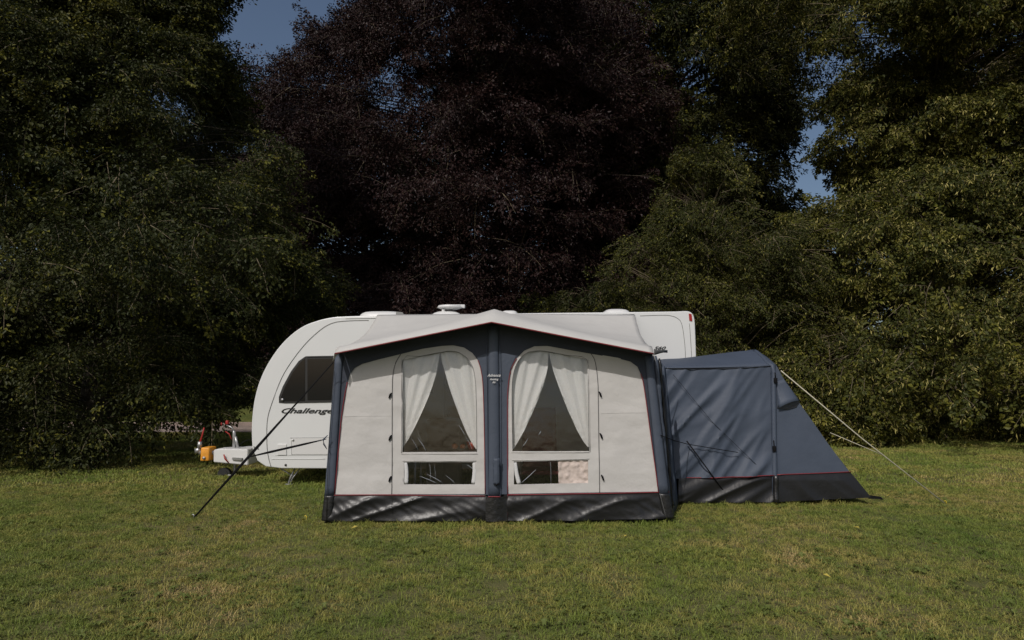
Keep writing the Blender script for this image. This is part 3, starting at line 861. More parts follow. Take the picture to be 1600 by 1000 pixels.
mb = MB(); mb.tube([hx(367, 722), hx(367, 742)], .024, 10); mb.box(hx(350, 745.5) - Vector((0, .05, 0)), hx(367, 741) + Vector((0, .05, 0)), bev=.006); mb.build('jockey_bracket', M['steel'], cara, auto=40)
cw_ = hx(351, 741); mb = MB(); mb.tube([cw_ - Vector((0, .04, 0)), cw_ + Vector((0, .04, 0))], .105, 20); mb.tube([cw_ - Vector((0, .05, 0)), cw_ + Vector((0, .05, 0))], .07, 20); mb.build('jockey_wheel', M['tyre'], cara, auto=40)
mb = MB(); mb.tube([hx(352, 674), hx(358, 678), hx(362, 686)], .008, 6); mb.build('brake_cable', M['redp'], cara)
mb = MB(); mb.tube([hx(359, 708) - Vector((0, .21, 0)), hx(362, 714) - Vector((0, .24, 0)), hx(366, 721) - Vector((0, .2, 0))], .011, 6); mb.build('breakaway_cable', M['redp'], cara)
mb = MB(); mb.tube([hx(374, 696), hx(380, 690), hx(388, 687.5), hx(396, 687)], .007, 6); mb.build('electric_cable', M['strap'], cara)
mb = MB(); mb.tube([hx(334, 711), hx(345, 707), hx(360, 701)], .005, 6); mb.build('electric_cable', M['strap'], cara)

# ------------------------------------------------------------------ awning
awn = empty('awning', (-0.15, 8.2, 0), 'pale grey awning with slate blue uprights and curtained windows, in front of the caravan', 'awning')
xw = lambda px, py: FW.xz(px, py)
def wall_disp(x, z): return 0.010 * nz(x, z, 1.3, 4) + 0.004 * nz(x, z * .6, 5, 2)
def lerp_tab(tab, y):
    for (a, va), (b, vb_) in zip(tab, tab[1:]):
        if y <= b: return va + (vb_ - va) * max(0, (y - a) / (b - a))
    return tab[-1][1]
Y0, Y1 = 6.82, 9.46
ec = [(6.82, P(768, 503, 6.82).z), (6.95, 2.285), (7.2, 2.372), (7.6, 2.40), (8.3, 2.46), (9.46, 2.56)]
ee = [(6.82, P(523, 552, 6.82).z), (6.88, 1.90), (7.0, 1.93), (7.4, 1.96), (7.9, 2.04), (8.5, 2.17), (9.0, 2.35), (9.3, 2.47), (9.46, 2.545)]
XL = [(6.82, P(523, 550, 6.82).x), (9.46, CW.xz(591, 497)[0])]
XR = [(6.82, P(1021, 549, 6.82).x), (9.46, CW.xz(991, 491)[0])]
XC = [(6.82, P(768, 503, 6.82).x), (9.46, -0.09)]
def roof_pt(u, y):     # u -1..1
    xc = lerp_tab(XC, y); xe = lerp_tab(XL, y) if u < 0 else lerp_tab(XR, y)
    x = xc + (xe - xc) * abs(u)
    zc, ze = lerp_tab(ec, y), lerp_tab(ee, y)
    t = (y - Y0) / (Y1 - Y0)
    z = zc + (ze - zc) * abs(u)
    z -= 0.05 * sin(pi * abs(u)) * sin(pi * t) * 1.0 - 0.006 * nz(u * 5, y * 2, 1, 7) * sin(pi * t)
    if t > .7: z = z * (1 - (t - .7) / .3 * 0) 
    return Vector((x, y, z))
ys = [6.82, 6.85, 6.9, 6.96, 7.04, 7.12, 7.2, 7.3, 7.45, 7.6, 7.8, 8.0, 8.2, 8.4, 8.6, 8.8, 9.0, 9.15, 9.3, 9.38, 9.46]
us = [i / 30 for i in range(-30, 31)]
def grid(nr, nc, fn):
    vs = [fn(i, j) for i in range(nr) for j in range(nc)]
    fs = [(i * nc + j, i * nc + j + 1, (i + 1) * nc + j + 1, (i + 1) * nc + j) for i in range(nr - 1) for j in range(nc - 1)]
    return vs, fs
def grid_obj(name, nr, nc, fn, m, parent, thick=.004):
    vs, fs = grid(nr, nc, fn)
    mb = MB().add(vs, fs)
    o = mb.build(name, m, parent)
    md = o.modifiers.new('thickness', 'SOLIDIFY'); md.thickness = thick; md.offset = 0
    return o
roof = grid_obj('roof', len(ys), len(us), lambda i, j: roof_pt(us[j], ys[i]), M['roof'], awn, .006)
piping('visor_piping', [roof_pt(u, Y0) + Vector((0, -.004, -.004)) for u in us], .0075, M['red'], awn)
# small turned-down ends of the roof at both sides
for sgn in (-1, 1):
    grid_obj('roof_edge_flap', 14, 3, lambda i, j: roof_pt(sgn, Y0 + (Y1 - Y0) * i / 13) + Vector((sgn * .004 + sgn * .008 * j, 0, -.045 * j)), M['roof'], awn, .003)
def zroof(x, y):
    xc = lerp_tab(XC, y)
    u = (x - xc) / (lerp_tab(XR, y) - xc) if x > xc else -(x - xc) / (lerp_tab(XL, y) - xc)
    return roof_pt(max(-1, min(1, u)), y).z
# outlines on the wall
regL = [(522, 772.5), (534, 650), (543, 597), (547, 584), (554, 575), (566, 568.5), (590, 562), (625, 553.5), (660, 545), (690, 540.5), (708, 539.5), (725, 543), (738, 551.5), (747, 563), (752, 580), (755, 610), (757, 690), (758, 774)]
regR = [(793, 773), (793, 690), (793, 625), (795, 595), (799, 576), (807, 560), (819, 548), (835, 541), (855, 540.5), (880, 545), (925, 553), (965, 560), (985, 565), (996, 573), (1001, 584), (1006, 604), (1018, 690), (1029, 769)]
rL = [xw(*p) for p in regL]; rR = [xw(*p) for p in regR]
top = []
for i in range(0, 25):
    x = xw(522, 600)[0] + (xw(1021, 600)[0] - xw(522, 600)[0]) * i / 24
    top.append((x, zroof(x, 7.12) - 0.012))
kz = .36
base = [xw(507, 774), xw(514, 690)] + [(top[0][0] + 0.0, 1.90)] + top[1:-1] + [(top[-1][0], 1.90)] + [xw(1036, 690), xw(1045, 771)]
# region openings must lie fully inside the frame
cut = lambda reg: [(x, z) for x, z in reg]
def shrink_bottom(reg, zb): return [(x, max(z, zb)) for x, z in reg]
zbot = xw(640, 774)[1]
frame = cloth('wall_frame', base, FW, M['slate_shade'], awn, 0.0, holes=[[xw(522, 772.5)] + rL[1:-1] + [xw(757.5, 772)], [xw(793, 771.5)] + rR[1:-1] + [xw(1028, 768)]], step=.05, disp=wall_disp)
# window openings
wLU = [(629, 706.5), (629, 640), (629, 563), (655, 557), (686, 551), (703, 548.5), (717, 551), (730, 560), (739, 575), (743, 600), (744.5, 650), (745, 706)]
wLL = [(631, 757), (631, 722), (742, 722), (742, 757)]
wRU = [(801, 705), (800, 650), (800, 605), (803, 580), (811, 562), (824, 551), (840, 548), (857, 549.5), (885, 555), (917, 561.5), (919, 600), (920, 660), (920.5, 705)]
wRL = [(803, 757), (803, 721), (919, 719), (919, 755)]
def smallw(x, z):      # soft folds of the pale panels
    f_ = 0.011 * nz(x * 1.0 - z * 0.5, z * 2.2, 2.0, 11) + 0.0045 * nz(x + z, z * 3, 4, 8)
    return wall_disp(x, z) + f_
HX = lambda l: [xw(*p) for p in l]
leftpan = HX([(521, 774), (534, 650), (542, 597), (546, 583), (553, 574), (565, 567.5), (590, 561), (624, 552.5), (616, 572), (613, 600), (613, 774)])
leftdoor = HX([(613, 774), (613, 600), (616, 572), (624, 552.5), (660, 544), (690, 539.5), (708, 538.5), (726, 542), (739, 550.5), (748.5, 563), (753.5, 580), (756.5, 610), (758.5, 690), (759, 774)])
rightdoor = HX([(792, 774), (791.5, 690), (791.5, 625), (793.5, 595), (797.5, 576), (806, 559), (818, 547), (835, 540), (855, 539.5), (880, 544), (924, 552), (931, 574), (935, 610), (937, 771)])
rightpan = HX([(937, 771), (935, 610), (931, 574), (924, 552), (965, 559), (986, 564), (997, 572), (1002, 583), (1007.5, 604), (1019.5, 690), (1030.5, 770)])
cloth('side_panel', leftpan, FW, M['pale'], awn, -.006, step=.035, disp=smallw)
dL = cloth('door_panel', leftdoor, FW, M['pale'], awn, -.006, holes=[HX(wLU), HX(wLL)], step=.035, disp=smallw)
dR = cloth('door_panel', rightdoor, FW, M['pale'], awn, -.006, holes=[HX(wRU), HX(wRL)], step=.035, disp=smallw)
cloth('side_panel', rightpan, FW, M['pale'], awn, -.006, step=.035, disp=smallw)
def onwall(pts, off=0.004, n=4, sm=True):
    out = []
    for px, py in (smooth_curve(pts, n) if sm else pts):
        x, z = FW.xz(px, py)
        out.append(Vector((x, FW.y(x, z) - off - wall_disp(x, z), z)))
    return out
piping('piping', onwall([(523, 772), (534, 650), (543, 597)], .006), .0052, M['red'], awn)
piping('piping', onwall([(747, 563), (752, 580), (755, 610), (757, 690), (758, 772)], .006), .005, M['red'], awn)
piping('piping', onwall([(793, 772), (793, 690), (793, 625), (795, 595), (799, 576), (807, 560)], .006), .005, M['red'], awn)
piping('piping', onwall([(1001, 584), (1006, 604), (1018, 690), (1029, 769)], .006), .0052, M['red'], awn)
piping('piping', onwall([(508, 774), (560, 773), (640, 773.5), (758, 775)], .008), .0062, M['red'], awn)
piping('piping', onwall([(793, 773), (900, 771.5), (1045, 768.5)], .008), .0062, M['red'], awn)
def onpale(pts, off=.004, n=4):
    out = []
    for px, py in smooth_curve(pts, n):
        x, z = FW.xz(px, py)
        out.append(Vector((x, FW.y(x, z) + .006 - off - smallw(x, z), z)))
    return out
zipL = [(612, 773), (612.5, 720), (612.5, 660), (613, 605), (614, 585), (618, 567), (626, 553.5)]
zipR = [(937, 770), (936, 700), (935, 640), (934.5, 605), (932.5, 580), (929, 562), (923, 552)]
piping('zip', onpale(zipL), .0042, M['zip'], awn)
piping('zip', onpale(zipR), .0042, M['zip'], awn)
for px, py, s_ in ((611, 618, -1), (611, 684, -1), (611, 748, -1), (936.5, 616, 1), (938, 681, 1), (940, 746, 1)):
    mb = MB(); p = onpale([(px, py)] , .012)[0]
    mb.tube([p + Vector((-.012 * s_ * .4, 0, .030)), p + Vector((.008 * s_, -.006, .006)), p + Vector((.020 * s_, -.004, -.030))], [.006, .013, .008], 6)
    mb.build('zip_puller', M['strap'], awn)
piping('panel_seam', onpale([(536, 651), (575, 650), (611, 650)], .002), .0014, M['roof'], awn)
piping('panel_seam', onpale([(939, 646), (980, 645), (1010, 645)], .002), .0014, M['roof'], awn)
# window seams round the doors' openings
def closed(pts): return pts + [pts[0]]
piping('window_seam', onpale(wLU, .003, 3), .0022, M['seam'], dL)
piping('window_seam', onpale(wRU, .003, 3), .0022, M['seam'], dR)
def frame_band(nm, pts, par):
    piping(nm, onpale(pts, .004, 2), .0035, M['pale'], par)
frame_band('window_hem', [(627, 708), (627, 640), (627, 560)], dL)
frame_band('window_hem', [(627, 709), (690, 709), (746, 709)], dL)
frame_band('window_hem', [(629, 720), (690, 720), (744, 720)], dL)
frame_band('window_hem', [(799, 707), (860, 707), (921, 707)], dR)
frame_band('window_hem', [(800, 719), (860, 718.5), (921, 717)], dR)
frame_band('window_hem', [(922, 706), (921, 640), (919, 560)], dR)
# clear film panes behind the openings
def grow(pts, k):
    cx = sum(p[0] for p in pts) / len(pts); cy = sum(p[1] for p in pts) / len(pts)
    return [(cx + (x - cx) * k, cy + (y - cy) * k) for x, y in pts]
for nm, o_, par in (('window_pane', wLU, dL), ('window_pane', wLL, dL), ('window_pane', wRU, dR), ('window_pane', [(803, 757), (803, 721), (873, 720), (873, 756)], dR)):
    cloth(nm, HX(grow(o_, 1.03)), FW, M['film'], par, -.024, step=.08, disp=lambda x, z: .5 * wall_disp(x, z), thick=.001)
# curtains behind the film: hung from the top, tied back at the bottom corners
def curtain(nm, outline, par, sgn, seed, n=3):
    pts = [xw(*p) for p in outline]
    xs = [p[0] for p in pts]; xe = min(xs) if sgn < 0 else max(xs)
    zt = max(p[1] for p in pts); zb = min(p[1] for p in pts)
    def d(x, z):
        t = (zt - z) / (zt - zb)
        wdt = .42 * (1 - t) + .06
        u = abs(x - xe) / wdt
        return .5 * wall_disp(x, z) + (.016 * sin(u * 2 * pi * 2.6 + seed) + .006 * sin(u * 2 * pi * 6 + seed * 2)) * (1 - .85 * t)
    return cloth(nm, pts, FW, M['curtain'], par, -.058, step=.022, disp=d, thick=.002)
def cur_pts(a, b): return a + b
curtain('curtain', [(626, 560), (640, 558), (660, 554), (687, 548), (684, 565), (681, 582), (675, 602), (668, 622), (658, 645), (647, 668), (638, 685), (629, 699), (626, 701)], dL, -1, .5)
curtain('curtain', [(686.5, 548), (703, 545), (719, 547.5), (733, 557), (742, 573), (746, 600), (747, 650), (748, 702), (743.5, 703), (736, 692), (728, 676), (718, 652), (709, 628), (701, 605), (695, 584), (690, 566)], dL, 1, 1.2)
curtain('curtain', [(797, 702), (797, 650), (797, 605), (800, 578), (809, 559), (823, 548), (840, 545), (858, 547), (856, 575), (851, 598), (843, 620), (832, 646), (820, 672), (809, 692), (802, 703)], dR, -1, 2.2)
curtain('curtain', [(857.5, 547), (885, 552), (920, 559), (922, 600), (923, 660), (923, 700), (919, 699), (912, 690), (902, 672), (891, 648), (881, 624), (872, 600), (865, 580), (860.5, 562)], dR, 1, 3.1)
# white rolled edges in the lower windows, and the crumpled cloth filling the right one
for pts, par in (([(633, 723), (634.5, 738), (634, 756)], dL), ([(741, 723), (741.5, 738), (739.5, 756)], dL), ([(804.5, 723), (807, 740), (811, 756)], dR)):
    q = [p + Vector((0, .012, 0)) for p in onwall(pts, -.006)]
    MB().tube(q, [.018, .022, .024] + [.024] * (len(q) - 3) if len(q) > 3 else .02, 8, flat=(1, .4, (0, 1, 0))).build('rolled_cover', M['curtain'], par)
def crump(x, z): return wall_disp(x, z) + .018 * abs(nz(x + z * .4, z, 11, 31)) + .010 * nz(x, z, 24, 5)
cloth('crumpled_cover', HX([(872, 718), (922, 716), (922, 757), (873, 758)]), FW, M['pink'], dR, -.03, step=.012, disp=crump)
# creases of the film, as pale strips that carry its reflected streaks
def crease_glint(par, a, b, r=.0028):
    pts = onwall([a, ((a[0] + b[0]) / 2 + 1, (a[1] + b[1]) / 2), b], -.012, 2)
    k = len(pts)
    MB().tube(pts, [r * (.2 + .8 * sin(pi * i / (k - 1))) for i in range(k)], 4).build('film_crease_glint', M['crease_glint'], par)
for a, b, r in (((642, 684), (654, 706), .002), ((652, 684), (666, 706), .003), ((716, 664), (727, 682), .003), ((727, 682), (738, 704), .002), ((655, 744), (684, 756), .003), ((667, 741), (692, 755), .003),
                ((696, 743), (711, 756), .002), ((729, 726), (739, 734), .003), ((671, 724), (672, 754), .002), ((678, 726), (680, 752), .0014)):
    crease_glint(dL, a, b, r * .8)
for a, b, r in (((814, 755), (838, 733), .004), ((815, 699), (825, 685), .003), ((841, 680), (845, 673), .003)):
    crease_glint(dR, a, b, r * .8)
MB().tube(onwall([(860, 722), (861, 738), (861, 755)], -.018, 2), .006, 6).build('window_pole', M['seam'], dR)
# mud walls
def mud_disp(x, z):
    a = x * .5 - z * 1.3
    r = 1 - abs(nz(a, z * .5, 3.2, 17)) * 2.2
    r2 = 1 - abs(nz(x * 1.1 + z * 1.2, z * 1.1, 6.5, 3)) * 2.0
    t = max(0, min(1, (zbot - z) / .05))
    bt = max(0, min(1, z / .04))
    return wall_disp(x, z) * .5 + (.030 * max(0, r) ** 1.6 + .008 * max(0, r2) + .010 * nz(x, z * 3, 2.5, 9)) * t * bt
cloth('mud_wall', HX([(515, 773), (613, 773), (613, 813), (509, 813.5)]), FW, M['black2'], awn, .002, step=.018, disp=mud_disp)
cloth('mud_wall', HX([(613, 773), (760, 775), (761, 813), (613, 813)]), FW, M['black2'], awn, .002, step=.018, disp=mud_disp)
cloth('mud_wall', HX([(792, 773), (937, 771), (939, 812), (792, 813)]), FW, M['black2'], awn, .002, step=.018, disp=mud_disp)
cloth('mud_wall', HX([(937, 771), (1033, 769), (1044, 809), (939, 812)]), FW, M['black2'], awn, .002, step=.018, disp=mud_disp)
# uprights: inflated beams
def upright(nm, base_px, top_px, w0, w1, dep, mtl, z_split=None, lo=0):
    pts = []
    n = 16
    for i in range(n + 1):
        t = i / n
        px = base_px[0] + (top_px[0] - base_px[0]) * t; py = base_px[1] + (top_px[1] - base_px[1]) * t
        x, z = FW.xz(px, py)
        pts.append(Vector((x, FW.y(x, z) - wall_disp(x, z) - .004 + .006 * nz(z, x, 3, 2), z)))
    rr = [w0 + (w1 - w0) * i / n for i in range(n + 1)]
    mb = MB(); seg = 14; vs = []
    for i, p in enumerate(pts):
        for k in range(seg):
            an = 2 * pi * k / seg
            vs.append(p + Vector((cos(an) * rr[i] * (1 + .04 * nz(p.z, k, 2.3, 1)), -abs(sin(an)) ** .8 * (1 if sin(an) > 0 else -.2) * dep, 0)))
    fs = [(i * seg + k, (i + 1) * seg + k, (i + 1) * seg + (k + 1) % seg, i * seg + (k + 1) % seg) for i in range(n) for k in range(seg)]
    fs += [tuple(range(seg)), tuple(n * seg + k for k in range(seg))[::-1]]
    mb.add(vs, fs)
    return mb.build(nm, mtl, awn)
upright('centre_upright', (772.5, 775), (771, 510), .068, .062, .036, M['slate'])
cloth('centre_mud_flap', HX([(759, 775), (793, 775), (793, 813.5), (759, 813.5)]), FW, M['black'], awn, .02, step=.03, disp=lambda x, z: .035 * max(0, 1 - ((x + .197) / .13) ** 2))
cloth('column_facing', HX([(757.5, 773), (757.5, 690), (756, 610), (752, 575), (745, 558), (770, 548), (806, 556), (797, 576), (794, 600), (792.5, 690), (792.5, 772)]), FW, M['slate'], awn, .0035, step=.05, disp=wall_disp)
piping('column_seam', onwall([(763.5, 812), (762, 700), (761, 600), (760, 540)], .016), .0035, M['annex'], awn)
piping('column_seam', onwall([(781.5, 812), (782, 700), (782, 600), (781, 540)], .03), .0035, M['annex'], awn)
piping('piping', onwall([(763, 774.5), (772, 774.5), (782, 774.5)], .062, 3), .0065, M['red'], awn)
piping('piping', onwall([(793, 773), (793, 790), (793, 812)], .012, 2), .004, M['maroon'], awn)
upright('corner_upright', (515, 774), (530, 556), .056, .045, .026, M['slate'])
upright('corner_upright_foot', (511, 813), (515, 774), .060, .057, .032, M['black'])
upright('corner_upright', (1037, 771), (1013, 556), .057, .045, .026, M['slate'])
upright('corner_upright_foot', (1044, 809), (1037, 771), .062, .058, .032, M['black'])
piping('corner_seam', onwall([(1030, 770), (1035, 790), (1040, 808)], .03, 2), .005, M['seam'], awn)
piping('corner_seam', onwall([(512, 812), (516, 700), (525, 580)], .052, 2), .003, M['black'], awn)
# inflation valve pouch on the centre column
pq = FW.p(776, 735, .07)
def pouch(i, j):
    u, v = i / 10, j / 6
    return Vector((pq.x + (v - .5) * .07 + .01 * nz(u * 4, v, 2, 1), pq.y - .012 * sin(pi * v) - .012 * nz(u * 5, v * 2, 1.3, 8) , pq.z + (u - .5) * .28))
grid_obj('valve_flap', 11, 7, pouch, M['slate'], awn, .006)
MB().tube([pq + Vector((-.02, -.01, -.13)), pq + Vector((.0, -.022, -.145)), pq + Vector((.022, -.01, -.13))], .008, 6).build('valve_tab', M['strap'], awn)
# printed name on the column
for t_, py_, sz in (('Advance', 588.5, .044), ('Awning', 594, .032), ('Air', 598.5, .030)):
    pp = FW.p(772, py_, .064)
    text_obj('column_lettering', t_, pp, sz, M['logo'], awn, shear=.3, sx=0.95, depth=.001, align='CENTER', bold=.0008)
# side walls back to the caravan, inside floor
def sidewall(sgn):
    def fn(i, j):
        t = i / 16; s_ = j / 10
        y = 7.02 + (9.44 - 7.02) * t
        xb = (xw(507, 812)[0] if sgn < 0 else xw(1049, 808)[0]) + (0.07 if sgn < 0 else .0) * t
        zt = lerp_tab(ee, y) - .01; xt = lerp_tab(XL if sgn < 0 else XR, y)
        return Vector((xb + (xt - xb) * s_ + .02 * nz(y, s_, 2, 5) * sin(pi * s_), y + .06 * s_ * (1 - t), zt * s_))
    return grid_obj('side_wall', 17, 11, fn, M['slate'], awn)
sidewall(-1); sidewall(1)
mb = MB(); mb.box((-2.0, 7.06, .010), (1.76, 9.42, .022)); mb.build('groundsheet', M['sheet'], awn, smooth=False)
# bunched zip flap at the right side, toward the annex
def bunch(px0, py0, px1, py1, Yb, r, nm, mtl, seed, par=awn):
    mb = MB(); n = 26; pts = []
    for i in range(n + 1):
        t = i / n
        p = P(px0 + (px1 - px0) * t, py0 + (py1 - py0) * t, Yb)
        p.x += .012 * nz(t * 9, seed, 1, 3); p.y += .015 * nz(t * 8, seed, 1, 6)
        pts.append(p)
    mb.tube(pts, [r * (1 + .45 * nz(i * .7, seed, 1, 1)) * (.45 if i in (0, n) else 1) for i in range(n + 1)], 9)
    return mb.build(nm, mtl, par)
bunch(1024, 556, 1046, 800, 7.16, .028, 'rolled_side_flap', M['slate'], 1)
bunch(1030, 560, 1050, 796, 7.3, .020, 'rolled_side_flap', M['black2'], 2)
bunch(1036, 572, 1054, 790, 7.5, .022, 'rolled_side_flap', M['annex'], 3)
grid_obj('corner_flap', 3, 4, lambda i, j: P(1022 + j * 7 , 547 + i * 4 - (0 if i < 2 else j * 2.2), 7.3 + .1 * j), M['seam'], awn, .003)
# grey pull-out loop on the left edge
MB().tube([P(512, 680, 6.95), P(505, 687, 6.94), P(506, 694, 6.94), P(511, 702, 6.95)], [.004, .010, .009, .003], 8).build('pull_tab', M['slate'], awn)

# ------------------------------------------------------------------ annex
ann = empty('annex', (3.2, 8.7, 0), 'slate blue annex tent joined to the right side of the awning', 'tent')
aw = lambda px, py: AW.xz(px, py)
def adisp(x, z):
    # folds running from lower left to upper right, towards the beam
    X0 = aw(1207, 600)[0]
    if x < X0:
        t = max(0, min(1, (X0 - x) / .2))
        q = (x * .75 - z * .62)
        return (.046 * max(-.2, 1 - abs(nz(q * 3.0, (x + z) * .35, 1, 21)) * 4.0) + .022 * max(-.3, 1 - abs(nz(q * 6.2, (x + z) * .6, 1, 5)) * 3.6)) * t * (.35 + .65 * min(1, abs(z - 1.6) / .5 + .2))
    t = max(0, min(1, (x - X0) / .15))
    return (.010 * nz(x * 2, z * 1.0, 1.6, 8)) * t
mainL = [(1037, 574), (1060, 576), (1110, 576), (1160, 574), (1204, 570), (1207.5, 575), (1209, 742), (1075, 747), (1052, 748)]
cloth('front_wall', [aw(*p) for p in mainL], AW, M['annex'], ann, 0, step=.03, disp=adisp)
endP = [(1207.5, 575), (1213, 571), (1222, 588), (1238, 613), (1249, 630), (1262, 648), (1297, 698), (1328, 738), (1209, 741)]
cloth('front_wall_gore', [aw(*p) for p in endP], AW, M['annex'], ann, 0, step=.03, disp=adisp)
def amud(x, z):
    a = x * .7 - z * 1.15
    t = max(0, min(1, (.37 - z) / .06))
    bt = max(0, min(1, z / .04))
    X0 = aw(1209, 760)[0]; amp = 1.0 if x < X0 else .5
    if x > X0: a = -x * .5 - z * .6
    return amp * (.040 * max(0, 1 - abs(nz(a, z * .4, 3.6, 2)) * 2.2) + .014 * nz(a * 3, z, 2.5, 9)) * t * bt
cloth('mud_wall', [aw(*p) for p in [(1060, 747), (1209, 742), (1210, 784), (1058, 786)]], AW, M['black2'], ann, .003, step=.018, disp=amud)
cloth('mud_wall', [aw(*p) for p in [(1209, 742), (1328, 737), (1340, 752), (1360, 777), (1210, 784)]], AW, M['black2'], ann, .003, step=.018, disp=amud)
def onann(pts, off=.004, n=3, d=True):
    out = []
    for px, py in smooth_curve(pts, n):
        x, z = AW.xz(px, py)
        out.append(Vector((x, AW.y(x, z) - off - (adisp(x, z) if d else 0), z)))
    return out
piping('piping', onann([(1072, 746.5), (1140, 745), (1208, 742)], .012), .0062, M['red'], ann)
piping('piping', onann([(1210, 741.5), (1270, 739.5), (1329, 737)], .012), .0062, M['red'], ann)
piping('roof_seam', onann([(1040, 575), (1060, 576.5), (1110, 576.5), (1160, 575), (1204, 572)], .004, 3), .006, M['black'], ann)
# roof arching back from the front wall
def aroof(i, j):
    t = i / 14; s_ = j / 22
    px = 1037 + (1206 - 1037) * s_
    x, z = aw(px, 575 - 3.5 * s_ ** 2)
    y0 = AW.y(x, z)
    hump = P(px, 562.5 - 16.5 * s_ ** 1.3, 8.85).z - z
    zz = z + hump * sin(min(1, t * 1.7) * pi / 2) if t < .6 else z + hump * cos((t - .6) / .4 * pi / 2) * 1.0
    return Vector((x + .0 * t, y0 + (9.42 - y0) * t, zz + .010 * nz(px * .03, t * 4, 1, 3) * sin(pi * t)))
grid_obj('roof', 15, 23, aroof, M['annex'], ann)
# beam arch at the corner and sloping end wall
edge_px = [(1206, 572), (1213, 571), (1222, 588), (1238, 613), (1249, 630), (1262, 648), (1297, 698), (1328, 738), (1360, 777)]
def aend(i, j):
    px, py = edge_px[j]
    x, z = aw(px, py)
    if j == 0: z -= .0
    y0 = AW.y(x, z)
    t = i / 10
    k = max(0, 1 - j / 5)
    hump = (P(1203, 546, 8.85).z - aw(1206, 572)[1]) * k
    y1 = 9.42
    return Vector((x, y0 + (y1 - y0) * t, z + hump * (sin(min(1, t * 1.7) * pi / 2) if t < .6 else cos((t - .6) / .4 * pi / 2))))
grid_obj('end_wall', 11, len(edge_px), aend, M['annex'], ann)
bk = [aw(1037, 562), aw(1200, 562), aw(1328, 738), aw(1360, 777), aw(1058, 785)]
grid_obj('back_wall', 2, 5, lambda i, j: Vector((bk[j][0], 9.42, bk[j][1] * (1 if i else 0) + (.0 if i else .01))), M['annex'], ann)
mb = MB(); n = 18; pts = []
for i in range(n + 1):
    t = i / n
    px = 1210 + (1207.5 - 1210) * t; py = 783 + (572 - 783) * t
    x, z = aw(px, py); pts.append(Vector((x, AW.y(x, z) - .012, z)))
for k in range(1, 8):
    v = aend(k * .6, 0); pts.append(v + Vector((-.02, 0, -.012)))
mb.tube(pts, [.033] * len(pts), 10)
mb.build('corner_beam', M['annex'], ann)
MB().tube(onann([(1210, 784), (1210, 762), (1209.5, 742)], .03, 3), .034, 10).build('beam_foot', M['black'], ann)
for px, py in ((1209, 594), (1207, 700)):
    a = AW.p(px, py, .055); MB().box(a + Vector((-.022, -.014, -.038)), a + Vector((.022, .012, .030)), bev=.006).build('beam_buckle', M['strap'], ann, auto=40)
    piping('buckle_strap', [a + Vector((0, 0, .03)), a + Vector((.0, .01, .1))], .007, M['strap'], ann)
# vent hood
vp = [(1214, 638), (1232, 629), (1248, 626)]
def hood(i, j):
    t = i / 6; s_ = j / 8
    bx = 1214 + (1249 - 1214) * s_; by = 637.5 - 11 * s_ - 4 * sin(pi * s_)
    tx = 1213 + (1224 - 1213) * s_; ty = 596 - 4 * s_
    px = tx + (bx - tx) * t; py = ty + (by - ty) * t
    return AW.p(px, py, .012 + .075 * t * t * sin(pi * (.12 + .88 * s_)) ** .7)
grid_obj('vent_hood', 7, 9, hood, M['annex'], ann)
solid('vent_mesh', [(1214, 638), (1230, 640), (1244, 636), (1249, 628), (1236, 618), (1218, 624)], AW, M['black'], ann, -.002, .010)
# connecting sleeve between the awning and the annex
def sleeve(i, j):
    t = i / 10; s_ = j / 16
    x0 = 1.56 + (1.80 - 1.56) * (1 - s_); z = 1.90 * s_
    xa, za = aw(1040 + 20 * (1 - s_), 785 + (575 - 785) * s_)
    return Vector((x0 + (xa - x0) * t, 7.22 + (AW.y(xa, za) - 7.22) * t + .03 * nz(t * 4, s_ * 5, 1, 9), (z + (za - z) * t)))
grid_obj('connecting_sleeve', 11, 17, sleeve, M['annex'], ann)
solid('peg_tab', [(1355, 773), (1376, 776), (1380, 781), (1374, 779.5), (1357, 779)], AW, M['strap'], ann, 0, .01)

# ------------------------------------------------------------------ guy lines (each a thing)
def strap(nm, pts, w_, m, label, cat, group, flat=True):
    o = MB().tube(pts, w_, 6, flat=(1, .18, (0, 1, 0)) if flat else None).build(nm, m)
    return setp(o, label, cat, group)
pegL = G(302, 810)
a0 = P(521, 566, 6.9)
strap('guy_strap', [a0, a0.lerp(pegL, .3), a0.lerp(pegL, .55), pegL], [.006, .010, .017, .010], M['strap'], 'long black webbing strap from the awning top left corner down to the lawn', 'strap', 'awning guy straps')
b0 = P(510, 686, 6.93); b1 = a0.lerp(pegL, .60)
strap('guy_strap', [b0, b0.lerp(b1, .25), b0.lerp(b1, .7), b1], [.004, .011, .013, .006], M['strap'], 'shorter black strap from halfway up the awning left edge joining the long strap', 'strap', 'awning guy straps')
gp = G(1478, 788); g0 = P(1220, 579, 8.2)
strap('guy_rope', [g0, g0.lerp(gp, .5) - Vector((0, 0, .03)), gp], .0075, M['rope'], 'cream rope from the top corner of the annex to a peg on the right', 'rope', 'annex guy ropes', False)
g1 = g0.lerp(gp, .62) - Vector((0, 0, .028)); g2 = P(1297, 676, 8.35)
strap('guy_rope', [g2, g1], .005, M['rope'], 'short cream rope from the annex sloping end joining the long rope', 'rope', 'annex guy ropes', False)
s0 = P(1032, 680, 7.0); s1 = AW.p(1072, 693, .09)
strap('guy_or_shadow_line', [s0, s0.lerp(s1, .5) - Vector((0, 0, .01)), s1, AW.p(1150, 706, .07)], .005, M['strap'], 'thin dark cord stretched almost level across the annex front', 'guy line', 'dark guy lines over the annex', False)
strap('guy_or_shadow_line', [AW.p(1070, 688, .09), AW.p(1100, 729, .10), G(1146, 788)], [.010, .008, .006], M['strap'], 'thick black cord slanting down to the annex foot', 'guy line', 'dark guy lines over the annex', False)
